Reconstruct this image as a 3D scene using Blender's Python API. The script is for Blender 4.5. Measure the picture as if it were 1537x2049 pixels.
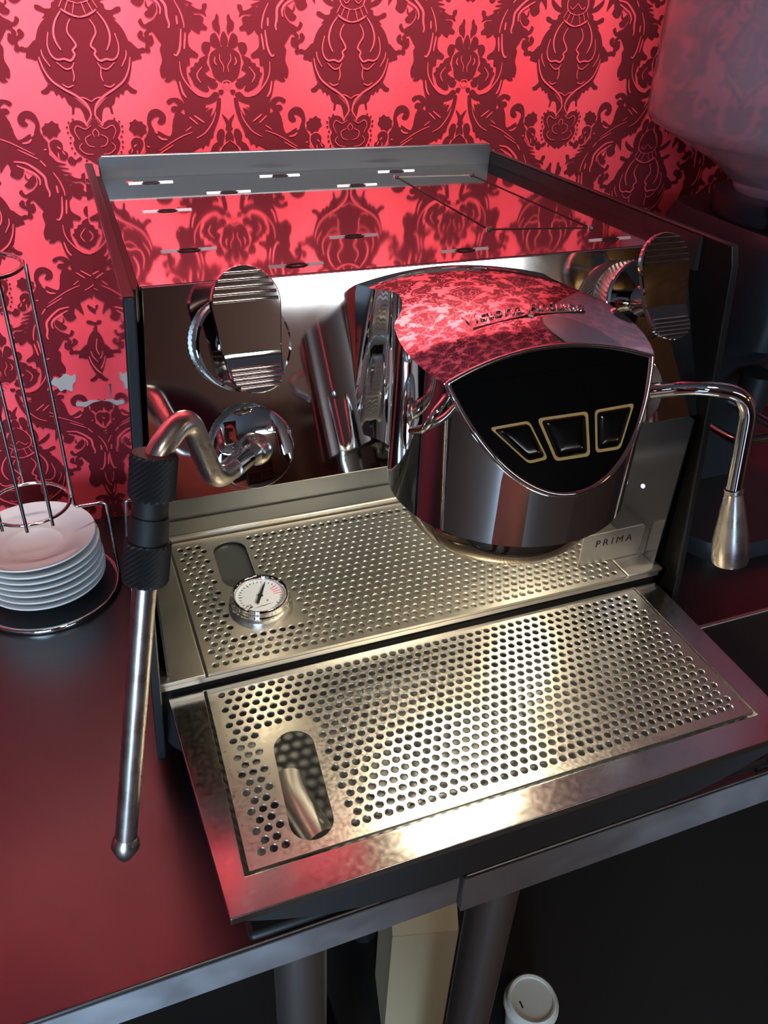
import bpy, bmesh, math, random
from mathutils import Vector, Matrix
random.seed(7)
for o in list(bpy.data.objects): bpy.data.objects.remove(o)
scn = bpy.context.scene
COL = scn.collection

# ---------------------------------------------------------------- camera
cd = bpy.data.cameras.new('camera'); cam = bpy.data.objects.new('camera', cd); COL.objects.link(cam)
cd.sensor_fit = 'HORIZONTAL'; cd.sensor_width = 36.0
cd.lens = 1663.3045 * 36.0 / 1537.0
cd.clip_start = 0.01; cd.clip_end = 50
RIGHT = Vector((0.93111384, -0.36229354, 0.04207623))
FWD = Vector((0.32195433, 0.76221936, -0.56157551))
UP = Vector((0.17138386, 0.53643735, 0.82635497))
m = Matrix.Identity(4)
for i in range(3):
    m[i][0] = RIGHT[i]; m[i][1] = UP[i]; m[i][2] = -FWD[i]
m[0][3], m[1][3], m[2][3] = -0.02717557, -0.4320807, 0.53213369
cam.matrix_world = m
scn.camera = cam

# ---------------------------------------------------------------- world and exposure
w = bpy.data.worlds.new('world'); scn.world = w; w.use_nodes = True
w.node_tree.nodes['Background'].inputs[0].default_value = (0.30, 0.33, 0.42, 1)
w.node_tree.nodes['Background'].inputs[1].default_value = 0.05
scn.view_settings.view_transform = 'Standard'
scn.view_settings.look = 'None'
scn.view_settings.exposure = 0.22
scn.view_settings.gamma = 1.0
scn.view_settings.use_curve_mapping = False

# ---------------------------------------------------------------- lights of the room
def area(name, loc, target, sx, sy, power, col):
    l = bpy.data.lights.new(name, 'AREA'); l.shape = 'RECTANGLE'; l.size = sx; l.size_y = sy
    l.energy = power; l.color = col
    o = bpy.data.objects.new(name, l); COL.objects.link(o)
    o.location = loc
    d = Vector(target) - Vector(loc)
    o.rotation_euler = d.to_track_quat('-Z', 'Y').to_euler()
    return o
# daylight entering through the glazed door and window front left of the camera
area('window_daylight', (-1.25, -3.55, 0.30), (-0.9, 0.2, 0.1), 1.6, 2.2, 280, (0.50, 0.74, 1.0))
# slim light bar hung above the machine, washing the papered wall
ls_ = area('wall_light_bar', (0.08, 0.11, 0.965), (0.08, 0.38, 0.73), 0.80, 0.02, 7.3, (1.0, 0.91, 0.86))
ls_.data.spread = math.radians(90)
# warm fill light added below the ceiling to brighten saucers and counter
area('ceiling_fill_light', (0.35, -1.35, 1.90), (0.2, -0.3, 0.1), 0.35, 0.35, 9, (1.0, 0.86, 0.70))

# ---------------------------------------------------------------- materials
def mat(name, base=(0.5, 0.5, 0.5), metal=0.0, rough=0.5, emit=None, estr=0.0, trans=0.0, ior=1.45, spec=None, coat=0.0):
    M = bpy.data.materials.new(name); M.use_nodes = True
    b = M.node_tree.nodes['Principled BSDF']
    b.inputs['Base Color'].default_value = (*base, 1)
    b.inputs['Metallic'].default_value = metal
    b.inputs['Roughness'].default_value = rough
    b.inputs['IOR'].default_value = ior
    b.inputs['Transmission Weight'].default_value = trans
    b.inputs['Coat Weight'].default_value = coat
    if spec is not None: b.inputs['Specular IOR Level'].default_value = spec
    if emit:
        b.inputs['Emission Color'].default_value = (*emit, 1)
        b.inputs['Emission Strength'].default_value = estr
    return M
def nt(M): return M.node_tree.nodes, M.node_tree.links, M.node_tree.nodes['Principled BSDF']
def coords(M, scale=(1, 1, 1)):
    n, l, b = nt(M)
    tc = n.new('ShaderNodeTexCoord'); mp = n.new('ShaderNodeMapping')
    mp.inputs['Scale'].default_value = scale
    l.new(tc.outputs['Object'], mp.inputs['Vector'])
    return mp.outputs['Vector']
def rough_noise(M, lo, hi, scale, stretch=(1, 1, 1), detail=4):
    n, l, b = nt(M)
    t = n.new('ShaderNodeTexNoise'); t.inputs['Scale'].default_value = scale; t.inputs['Detail'].default_value = detail
    l.new(coords(M, stretch), t.inputs['Vector'])
    r = n.new('ShaderNodeMapRange'); r.inputs['From Min'].default_value = 0.3; r.inputs['From Max'].default_value = 0.7
    r.inputs['To Min'].default_value = lo; r.inputs['To Max'].default_value = hi
    l.new(t.outputs['Fac'], r.inputs['Value']); l.new(r.outputs['Result'], b.inputs['Roughness'])
def bump_noise(M, scale, strength, stretch=(1, 1, 1), dist=0.001, detail=3):
    n, l, b = nt(M)
    t = n.new('ShaderNodeTexNoise'); t.inputs['Scale'].default_value = scale; t.inputs['Detail'].default_value = detail
    l.new(coords(M, stretch), t.inputs['Vector'])
    bp = n.new('ShaderNodeBump'); bp.inputs['Strength'].default_value = strength; bp.inputs['Distance'].default_value = dist
    l.new(t.outputs['Fac'], bp.inputs['Height']); l.new(bp.outputs['Normal'], b.inputs['Normal'])
def col_noise(M, c1, c2, scale, stretch=(1, 1, 1), lo=0.35, hi=0.65, detail=4):
    n, l, b = nt(M)
    t = n.new('ShaderNodeTexNoise'); t.inputs['Scale'].default_value = scale; t.inputs['Detail'].default_value = detail
    l.new(coords(M, stretch), t.inputs['Vector'])
    r = n.new('ShaderNodeValToRGB')
    r.color_ramp.elements[0].position = lo; r.color_ramp.elements[0].color = (*c1, 1)
    r.color_ramp.elements[1].position = hi; r.color_ramp.elements[1].color = (*c2, 1)
    l.new(t.outputs['Fac'], r.inputs['Fac']); l.new(r.outputs['Color'], b.inputs['Base Color'])

CHROME = mat('polished_chrome', (0.78, 0.77, 0.76), 1.0, 0.03); rough_noise(CHROME, 0.02, 0.055, 30)
PANEL = mat('polished_panel', (0.72, 0.71, 0.70), 1.0, 0.05); rough_noise(PANEL, 0.03, 0.10, 14)
TOPPLATE = mat('polished_top_plate', (0.66, 0.64, 0.64), 1.0, 0.05); rough_noise(TOPPLATE, 0.035, 0.075, 20)
DOMECHROME = mat('chrome_dark_reflection', (0.30, 0.255, 0.20), 1.0, 0.08)  # chrome coloured dark brown for the dim surroundings it reflects
STEEL = mat('satin_steel', (0.62, 0.61, 0.58), 1.0, 0.30); rough_noise(STEEL, 0.38, 0.43, 120)
TRAYSTEEL = mat('scratched_tray_steel', (0.64, 0.63, 0.60), 1.0, 0.26); rough_noise(TRAYSTEEL, 0.27, 0.43, 420, (1, 1, 1), 8)
FRAMESTEEL = mat('scratched_frame_steel', (0.60, 0.59, 0.57), 1.0, 0.2); rough_noise(FRAMESTEEL, 0.15, 0.23, 260, (1, 1, 1), 8)
WANDSTEEL = mat('brushed_tube_steel', (0.62, 0.58, 0.54), 1.0, 0.20); rough_noise(WANDSTEEL, 0.24, 0.34, 90)
COUNTER = mat('brushed_counter_steel', (0.14, 0.135, 0.135), 1.0, 0.3); rough_noise(COUNTER, 0.27, 0.42, 6); bump_noise(COUNTER, 60, 0.05, (1, 14, 1), 0.0006)
APRON = mat('counter_apron_steel', (0.74, 0.75, 0.78), 1.0, 0.5); rough_noise(APRON, 0.46, 0.58, 30)
BLACK = mat('black_powder_coat', (0.010, 0.010, 0.011), 0.0, 0.42)
GLOSSBLACK = mat('glossy_black_panel', (0.004, 0.004, 0.0045), 0.0, 0.045, spec=1.0, coat=0.6)
EDGEBLACK = mat('black_satin_edge', (0.016, 0.018, 0.021), 0.0, 0.38)
INNERBLACK = mat('matt_black_inside', (0.004, 0.004, 0.0045), 0.0, 0.5, spec=0.15)
SIDESTEEL = mat('dark_polished_steel', (0.085, 0.09, 0.115), 0.9, 0.16)
EYELETGLINT = mat('eyelet_window_glint', (0.80, 0.83, 0.86), 0.0, 0.35)  # pale colour stands in for window light caught by the bars
SLATE = mat('slate_metal', (0.17, 0.185, 0.20), 0.85, 0.36)
RUBBER = mat('black_rubber', (0.012, 0.012, 0.012), 0.0, 0.6)
MATBLACK = mat('matt_black_mat', (0.006, 0.006, 0.007), 0.0, 0.75)
SCREEN = mat('black_glass', (0.0015, 0.002, 0.002), 0.0, 0.05, spec=0.6)
BUTTON = mat('black_button', (0.002, 0.003, 0.003), 0.0, 0.12, spec=0.7)
GOLD = mat('worn_gold_print', (0.62, 0.50, 0.24), 0.6, 0.45); bump_noise(GOLD, 1500, 0.5, (1, 1, 1), 0.0006)
PORCELAIN = mat('porcelain', (0.74, 0.71, 0.68), 0.0, 0.12, coat=0.3)
DIALWHITE = mat('dial_white', (0.62, 0.70, 0.86), 0.0, 0.4)
DIALBLACK = mat('dial_black', (0.01, 0.01, 0.01), 0.0, 0.4)
DIALRED = mat('dial_red', (0.75, 0.05, 0.05), 0.0, 0.4)
BRASS = mat('brass', (0.75, 0.52, 0.16), 1.0, 0.25)
DARKSLOT = mat('dark_slot', (0.02, 0.01, 0.01), 0.0, 0.5)
def wall_colour():
    M = mat('red_foil_wallpaper', (0.80, 0.065, 0.090), 0.0, 0.42, spec=0.35)
    n, l, b = nt(M)
    col_noise(M, (0.74, 0.048, 0.066), (0.82, 0.075, 0.10), 7, (1, 1, 0.5))
    return M
WALL = wall_colour()
FLOCK = mat('dark_red_flock', (0.120, 0.0085, 0.014), 0.0, 0.9, spec=0.08); bump_noise(FLOCK, 2500, 0.3, (1, 1, 1), 0.0004)
FLOCK.node_tree.nodes['Principled BSDF'].inputs['Sheen Weight'].default_value = 0.08
SCUFF = mat('bare_plaster', (0.34, 0.30, 0.28), 0.0, 0.8)
HOPPER = mat('clear_hopper_plastic', (0.93, 0.84, 0.90), 0.0, 0.12, trans=0.87, ior=1.14)
CARD = mat('warm_lit_card', (0.60, 0.47, 0.28), 0.0, 0.7)  # white card, the warm light on it put into the colour
LID = mat('white_plastic', (0.72, 0.68, 0.58), 0.0, 0.35)
LEGSTEEL = mat('leg_steel', (0.62, 0.58, 0.54), 1.0, 0.36)
WOOD = mat('dark_wood', (0.10, 0.045, 0.02), 0.0, 0.5); col_noise(WOOD, (0.06, 0.025, 0.012), (0.16, 0.075, 0.03), 5, (1, 1, 8))
DARKWOOD = mat('dark_board', (0.016, 0.011, 0.009), 0.0, 0.7)  # near black, the shade under the counter put into the colour
PLASTER = mat('dim_plaster', (0.11, 0.062, 0.045), 0.0, 0.8)
CEIL = mat('dark_ceiling', (0.055, 0.05, 0.055), 0.0, 0.9)
FLOOR = mat('brown_floor', (0.055, 0.033, 0.024), 0.0, 0.45)
LEDMAT = mat('warm_led', (1, 0.8, 0.5), 0, 0.5, emit=(1.0, 0.66, 0.24), estr=12)
GLINTGLOW = mat('bluish_glint_glow', (0.6, 0.6, 1), 0, 0.5, emit=(0.5, 0.5, 1.0), estr=25)  # glow of the painted bluish reflection, no lamp
BULB = mat('warm_bulb', (1, 0.7, 0.3), 0, 0.5, emit=(1.0, 0.55, 0.16), estr=28)
TUBE = mat('white_lamp_diffuser', (1, 1, 1), 0, 0.5, emit=(0.93, 0.96, 1.0), estr=9)
PANE = mat('daylit_window_pane', (0.5, 0.7, 1), 0, 0.3, emit=(0.42, 0.66, 1.0), estr=1.6)

# ---------------------------------------------------------------- mesh helpers
def link(name, me, material=None, parent=None, smooth=None):
    o = bpy.data.objects.new(name, me); COL.objects.link(o)
    if material:
        me.materials.append(material)
    if parent is not None: o.parent = parent
    if smooth is not None:
        for p in me.polygons: p.use_smooth = True
        if smooth < 179:
            try: me.set_sharp_from_angle(angle=math.radians(smooth))
            except Exception: pass
    return o
def pyd(name, verts, faces, material, parent=None, smooth=None, fixn=True):
    me = bpy.data.meshes.new(name); me.from_pydata([tuple(v) for v in verts], [], faces); me.update()
    if fixn:
        bm = bmesh.new(); bm.from_mesh(me); bmesh.ops.recalc_face_normals(bm, faces=bm.faces); bm.to_mesh(me); bm.free()
    return link(name, me, material, parent, smooth)
def bmo(name, bm, material, parent=None, smooth=None, fixn=True):
    if fixn: bmesh.ops.recalc_face_normals(bm, faces=bm.faces)
    me = bpy.data.meshes.new(name); bm.to_mesh(me); bm.free()
    return link(name, me, material, parent, smooth)
def bevel(o, width, segs=2, angle=40):
    md = o.modifiers.new('bevel', 'BEVEL'); md.width = width; md.segments = segs
    md.limit_method = 'ANGLE'; md.angle_limit = math.radians(angle); md.harden_normals = False
    for p in o.data.polygons: p.use_smooth = True
    try: o.data.set_sharp_from_angle(angle=math.radians(30))
    except Exception: pass
    return o
def empty(name, loc=(0, 0, 0), label=None, cat=None, group=None):
    o = bpy.data.objects.new(name, None); COL.objects.link(o); o.location = loc; o.empty_display_size = 0.02
    return tag(o, label, cat, group)
def tag(o, label=None, cat=None, group=None, kind=None):
    if label: o['label'] = label
    if cat: o['category'] = cat
    if group: o['group'] = group
    if kind: o['kind'] = kind
    return o
def box(name, lo, hi, material, parent=None, bev=0.0, segs=2):
    x0, y0, z0 = lo; x1, y1, z1 = hi
    v = [(x0, y0, z0), (x1, y0, z0), (x1, y1, z0), (x0, y1, z0), (x0, y0, z1), (x1, y0, z1), (x1, y1, z1), (x0, y1, z1)]
    f = [(0, 3, 2, 1), (4, 5, 6, 7), (0, 1, 5, 4), (1, 2, 6, 5), (2, 3, 7, 6), (3, 0, 4, 7)]
    o = pyd(name, v, f, material, parent)
    if bev: bevel(o, bev, segs)
    return o
def hexa(name, v, material, parent=None, bev=0.0):
    f = [(0, 3, 2, 1), (4, 5, 6, 7), (0, 1, 5, 4), (1, 2, 6, 5), (2, 3, 7, 6), (3, 0, 4, 7)]
    o = pyd(name, v, f, material, parent)
    if bev: bevel(o, bev)
    return o
def catmull(pts, n=8, closed=False):
    P = [Vector(p) for p in pts]; out = []
    N = len(P)
    rng = range(N) if closed else range(N - 1)
    for i in rng:
        if closed: a, b, c, d = P[(i - 1) % N], P[i], P[(i + 1) % N], P[(i + 2) % N]
        else: a, b, c, d = P[max(i - 1, 0)], P[i], P[i + 1], P[min(i + 2, N - 1)]
        for k in range(n):
            t = k / n; t2 = t * t; t3 = t2 * t
            out.append(0.5 * ((2 * b) + (c - a) * t + (2 * a - 5 * b + 4 * c - d) * t2 + (3 * b - a - 3 * c + d) * t3))
    if not closed: out.append(P[-1])
    return out
def round_path(pts, r, n=8):
    """polyline with filleted corners"""
    P = [Vector(p) for p in pts]; out = [P[0]]
    for i in range(1, len(P) - 1):
        a, b, c = P[i - 1], P[i], P[i + 1]
        u = (a - b); v = (c - b)
        rr = min(r, u.length * 0.49, v.length * 0.49)
        p0 = b + u.normalized() * rr; p1 = b + v.normalized() * rr
        for k in range(n + 1):
            t = k / n
            out.append((1 - t) ** 2 * p0 + 2 * t * (1 - t) * b + t * t * p1)
    out.append(P[-1])
    return out
def sweep(bm, path, radius, seg=14, caps=True):
    P = [Vector(p) for p in path]; n = len(P)
    T = []
    for i in range(n):
        d = P[min(i + 1, n - 1)] - P[max(i - 1, 0)]
        T.append(d.normalized())
    u = T[0].orthogonal().normalized(); rings = []
    for i in range(n):
        u = (u - T[i] * u.dot(T[i])).normalized(); v = T[i].cross(u)
        r = radius[i] if isinstance(radius, (list, tuple)) else radius
        rings.append([bm.verts.new(P[i] + (u * math.cos(a) + v * math.sin(a)) * r) for a in [2 * math.pi * k / seg for k in range(seg)]])
    for i in range(n - 1):
        for k in range(seg):
            bm.faces.new((rings[i][k], rings[i][(k + 1) % seg], rings[i + 1][(k + 1) % seg], rings[i + 1][k]))
    if caps:
        bm.faces.new(list(reversed(rings[0]))); bm.faces.new(rings[-1])
def tube(name, path, radius, material, parent=None, seg=14, smooth=40):
    bm = bmesh.new(); sweep(bm, path, radius, seg); return bmo(name, bm, material, parent, smooth)
def lathe(bm, prof, origin=(0, 0, 0), axis=(0, 0, 1), seg=40, closed=False):
    o = Vector(origin); ax = Vector(axis).normalized()
    u = ax.orthogonal().normalized(); v = ax.cross(u); rings = []
    for (r, h) in prof:
        if r < 1e-7: rings.append([bm.verts.new(o + ax * h)])
        else: rings.append([bm.verts.new(o + ax * h + (u * math.cos(a) + v * math.sin(a)) * r) for a in [2 * math.pi * k / seg for k in range(seg)]])
    rng = len(rings) if closed else len(rings) - 1
    for i in range(rng):
        A, B = rings[i], rings[(i + 1) % len(rings)]
        for k in range(seg):
            k2 = (k + 1) % seg
            if len(A) == 1 and len(B) == 1: continue
            if len(A) == 1: bm.faces.new((A[0], B[k], B[k2]))
            elif len(B) == 1: bm.faces.new((A[k], A[k2], B[0]))
            else: bm.faces.new((A[k], A[k2], B[k2], B[k]))
def turned(name, prof, origin, axis, material, parent=None, seg=40, smooth=35, closed=False):
    bm = bmesh.new(); lathe(bm, prof, origin, axis, seg, closed); return bmo(name, bm, material, parent, smooth)
def prism(bm, poly, frame, d0, d1):
    """poly: 2D points; frame(u, v, d) -> 3D"""
    a = [bm.verts.new(frame(p[0], p[1], d0)) for p in poly]; b = [bm.verts.new(frame(p[0], p[1], d1)) for p in poly]
    n = len(poly)
    bm.faces.new(a[::-1]); bm.faces.new(b)
    for i in range(n): bm.faces.new((a[i], a[(i + 1) % n], b[(i + 1) % n], b[i]))
def plate(name, poly, frame, d0, d1, material, parent=None, bev=0.0, smooth=None):
    bm = bmesh.new(); prism(bm, poly, frame, d0, d1); o = bmo(name, bm, material, parent, smooth)
    if bev: bevel(o, bev)
    return o
def knurled(name, r, h0, h1, origin, axis, material, parent, n=90, rows=8, depth=0.0005, inner=0.0):
    """diamond knurl: rows of alternating raised vertices around a ring"""
    bm = bmesh.new(); o = Vector(origin); ax = Vector(axis).normalized(); u = ax.orthogonal().normalized(); v = ax.cross(u)
    rings = []
    for j in range(rows + 1):
        h = h0 + (h1 - h0) * j / rows; ring = []
        for k in range(n):
            rr = r + (depth if (k + j) % 2 == 0 else -depth)
            if j in (0, rows): rr = r - depth
            a = 2 * math.pi * k / n
            ring.append(bm.verts.new(o + ax * h + (u * math.cos(a) + v * math.sin(a)) * rr))
        rings.append(ring)
    for j in range(rows):
        for k in range(n):
            bm.faces.new((rings[j][k], rings[j][(k + 1) % n], rings[j + 1][(k + 1) % n], rings[j + 1][k]))
    bm.faces.new(rings[0][::-1]); bm.faces.new(rings[-1])
    return bmo(name, bm, material, parent)
def text_mesh(body, size, extrude, shear=0.0, spacing=1.0):
    c = bpy.data.curves.new('txt', 'FONT'); c.body = body; c.size = size; c.extrude = extrude; c.shear = shear
    c.space_character = spacing; c.align_x = 'CENTER'; c.align_y = 'CENTER'; c.resolution_u = 3
    o = bpy.data.objects.new('txt', c); COL.objects.link(o)
    dg = bpy.context.evaluated_depsgraph_get(); dg.update()
    me = bpy.data.meshes.new_from_object(o.evaluated_get(dg))
    bpy.data.objects.remove(o); bpy.data.curves.remove(c)
    me.materials.clear()
    return me


# ---- traced wallpaper motif, tenths of a millimetre, right half
MOTIF_DARK = [[(0,-804),(80,-787),(139,-758),(210,-797),(270,-828),(323,-885),(356,-959),(380,-1043),(372,-1128),(345,-1232),(315,-1293),(244,-1345),(161,-1380),(79,-1414),(32,-1462),(17,-1529),(0,-1542)],[(326,-1293),(312,-1337),(286,-1345),(271,-1380),(249,-1367),(230,-1402),(208,-1389),(188,-1442),(163,-1468),(169,-1522),(149,-1517),(140,-1472),(100,-1476),(80,-1512),(70,-1557),(54,-1601),(17,-1542),(33,-1493),(90,-1432),(161,-1375),(244,-1341)],[(362,-976),(432,-1030),(473,-1021),(494,-1038),(485,-1060),(449,-1068),(456,-1102),(414,-1111),(373,-1115)],[(316,-1301),(359,-1332),(386,-1346),(376,-1368),(333,-1365),(306,-1328)],[(134,-762),(158,-709),(198,-716),(208,-752),(253,-756),(293,-735),(326,-734),(324,-766),(260,-792),(285,-824),(209,-801)],[(0,-1572),(60,-1624),(82,-1593),(123,-1571),(176,-1576),(208,-1613),(205,-1668),(179,-1714),(196,-1751),(176,-1816),(128,-1862),(75,-1893),(0,-1910)],[(0,-799),(55,-790),(104,-766),(153,-748),(148,-702),(168,-661),(107,-667),(54,-694),(0,-703)],[(0,-461),(45,-491),(95,-566),(110,-642),(69,-697),(0,-706)],[(84,-469),(150,-493),(181,-551),(190,-609),(179,-656),(251,-611),(295,-577),(291,-624),(237,-675),(175,-697),(166,-749),(106,-724),(118,-654),(112,-573)],[(53,-368),(92,-369),(118,-422),(104,-484),(67,-523),(58,-474),(41,-411)],[(0,-380),(36,-420),(35,-473),(14,-508),(0,-530)],[(0,-371),(34,-368),(24,-324),(58,-243),(28,-264),(0,-298)],[(0,273),(73,270),(126,233),(138,168),(117,87),(86,38),(0,24)],[(0,404),(30,358),(30,311),(0,278)],[(74,393),(117,367),(117,304),(74,278),(31,287),(48,350)],[(123,318),(178,322),(200,281),(184,239),(154,226),(126,264)],[(53,534),(69,497),(95,467),(84,417),(56,401),(39,378),(27,428),(36,466),(34,512)],[(147,221),(216,202),(237,169),(264,165),(277,136),(305,128),(307,95),(326,83),(300,37),(278,-12),(199,-58),(157,-47),(169,-8),(118,1),(92,34),(141,53),(182,87),(141,116),(163,168)],[(30,-48),(63,-44),(78,-61),(56,-84),(34,-73)],[(82,13),(147,13),(155,-20),(115,-36),(84,-20)],[(114,-61),(167,-104),(235,-96),(294,-54),(333,37),(347,128),(342,201),(421,169),(420,54),(381,-38),(309,-122),(231,-155),(165,-155),(100,-128),(70,-82)],[(679,488),(705,465),(677,425),(639,412),(667,381),(654,339),(619,344),(629,384),(586,404),(607,444),(659,448)],[(200,523),(263,508),(297,470),(266,415),(209,383),(193,414),(147,412),(139,435),(171,461),(163,499)],[(132,605),(168,598),(177,562),(222,569),(277,597),(299,563),(256,537),(183,536),(137,514),(149,545),(131,575)],[(437,112),(493,95),(482,70),(538,28),(490,20),(463,54),(434,62)],[(58,-115),(91,-124),(113,-205),(162,-262),(138,-188),(226,-237),(167,-182),(275,-229),(229,-190),(319,-217),(306,-182),(395,-149),(385,-239),(436,-214),(478,-241),(462,-280),(505,-324),(502,-378),(541,-414),(633,-367),(637,-407),(703,-395),(750,-428),(747,-547),(607,-552),(385,-554),(268,-506),(252,-528),(221,-487),(195,-500),(174,-441),(150,-432),(139,-387),(97,-299),(70,-213)],[(385,-153),(440,-106),(508,-111),(537,-137),(512,-157),(474,-134),(437,-171),(486,-171),(505,-202),(470,-220),(416,-214)],[(429,-219),(464,-232),(493,-277),(502,-334),(521,-399),(550,-419),(651,-386),(666,-357),(686,-300),(663,-264),(621,-248),(611,-266),(631,-299),(596,-315),(561,-294),(555,-246),(583,-209),(626,-190),(675,-199),(707,-236),(721,-300),(714,-352),(737,-404),(761,-437),(752,-470),(725,-506),(771,-550),(811,-595),(882,-618),(804,-632),(900,-653),(820,-661),(917,-696),(837,-700),(924,-736),(854,-742),(938,-785),(874,-789),(953,-821),(879,-825),(886,-892),(858,-922),(859,-1012),(929,-1066),(917,-1096),(859,-1091),(855,-1151),(828,-1155),(820,-1214),(827,-1304),(859,-1374),(901,-1431),(961,-1450),(953,-1527),(905,-1549),(823,-1510),(771,-1429),(741,-1343),(730,-1282),(706,-1259),(660,-1279),(637,-1247),(605,-1248),(595,-1185),(622,-1114),(611,-1034),(628,-999),(604,-963),(560,-901),(504,-877),(523,-847),(575,-821),(617,-775),(623,-741),(618,-693),(566,-651),(535,-636),(517,-696),(472,-727),(415,-695),(427,-652),(411,-598),(371,-637),(343,-646)],[(820,-269),(846,-290),(868,-294),(867,-323),(880,-349),(851,-374),(844,-397),(811,-393),(781,-415),(759,-388),(731,-378),(736,-349),(729,-326),(754,-307),(764,-288),(793,-289)],[(777,-438),(821,-416),(859,-430),(877,-460),(874,-500),(905,-524),(905,-561),(873,-588),(835,-572),(796,-524),(773,-481)],[(933,-552),(953,-576),(972,-590),(952,-627),(912,-619),(898,-581)],[(973,-580),(1003,-563),(1020,-578),(995,-597),(974,-599)],[(466,-898),(487,-913),(485,-942),(517,-951),(555,-928),(569,-982),(540,-1012),(520,-1008),(535,-1044),(510,-1063),(486,-1042),(500,-989),(454,-962),(438,-930)],[(533,-683),(545,-724),(559,-725),(597,-699),(616,-741),(579,-797),(534,-802),(513,-774),(549,-743),(526,-723)],[(161,-1562),(170,-1554),(180,-1563),(171,-1572)],[(199,-1586),(208,-1577),(218,-1586),(208,-1595)],[(218,-1623),(227,-1614),(237,-1623),(228,-1632)],[(216,-1664),(226,-1655),(236,-1664),(226,-1673)],[(201,-1705),(210,-1696),(220,-1705),(211,-1714)],[(208,-1747),(217,-1738),(227,-1747),(218,-1756)],[(203,-1789),(212,-1780),(222,-1789),(213,-1798)],[(185,-1830),(194,-1821),(204,-1831),(195,-1840)],[(145,-1867),(154,-1858),(164,-1867),(155,-1877)],[(97,-1894),(107,-1885),(117,-1894),(107,-1904)]]
MOTIF_LINES = [(11,[(139,-770),(190,-838),(217,-919),(209,-986),(179,-1044)]),(11,[(75,-825),(103,-871),(109,-920),(77,-970),(58,-1012),(88,-1045),(79,-1078),(115,-1120),(166,-1108),(218,-1113),(260,-1082),(278,-1010),(258,-919)]),(7,[(93,-1133),(116,-1170),(168,-1180),(230,-1130)]),(7,[(114,-1171),(107,-1231),(120,-1275)]),(12,[(359,-1094),(338,-1180),(289,-1266),(207,-1327),(114,-1381),(42,-1445),(17,-1520),(28,-1551),(70,-1606)]),(7,[(333,-1043),(325,-1094),(283,-1163)]),(7,[(123,-1301),(170,-1316),(211,-1292)]),(6,[(0,-1427),(42,-1401),(83,-1392)]),(10,[(0,-810),(51,-799),(109,-773),(136,-754)]),(5,[(26,-704),(50,-787)]),(5,[(70,-692),(107,-768)]),(5,[(107,-677),(146,-743)]),(5,[(31,-1610),(82,-1638),(144,-1612),(169,-1658),(138,-1722)]),(5,[(40,-1683),(91,-1714),(75,-1767),(25,-1782)]),(5,[(121,-1749),(150,-1787),(108,-1833),(41,-1842)]),(5,[(0,-1637),(25,-1669),(14,-1701)]),(6,[(7,-461),(84,-526),(119,-619),(89,-688),(3,-715)]),(5,[(0,-616),(53,-664),(84,-641)]),(5,[(46,236),(49,192),(20,144),(23,95)]),(8,[(87,212),(96,176),(78,148)]),(6,[(137,136),(122,79)]),(7,[(207,136),(256,71),(227,13)]),(7,[(0,30),(31,18),(32,-11),(0,-36)]),(5,[(0,6),(14,-7),(0,-19)]),(8,[(395,177),(389,87),(347,4),(264,-79),(191,-100)]),(7,[(112,-222),(144,-300),(216,-389),(301,-435)]),(9,[(221,-306),(307,-247)]),(8,[(279,-320),(350,-260)]),(6,[(337,-339),(393,-375)]),(6,[(334,-383),(461,-430),(638,-530)]),(8,[(673,-577),(714,-629)]),(8,[(763,-678),(804,-755),(826,-833),(827,-875)]),(15,[(463,-581),(550,-595),(609,-633),(655,-675),(688,-720),(692,-792),(706,-848),(697,-879)]),(12,[(480,-613),(559,-652),(619,-690),(644,-735),(638,-779)]),(12,[(800,-881),(791,-958),(776,-1029),(747,-1078),(724,-1069)]),(11,[(834,-910),(815,-1031)]),(11,[(752,-1276),(771,-1360),(800,-1404)]),(7,[(511,-486),(595,-531),(661,-567)]),(11,[(771,-788),(774,-851)]),(8,[(720,-496),(741,-490)]),(11,[(559,-439),(606,-433),(637,-408)]),(8,[(831,-472),(855,-493)]),(8,[(767,-497),(809,-565)]),(7,[(830,-519),(831,-572)]),(7,[(866,-506),(884,-540)])]

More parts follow.
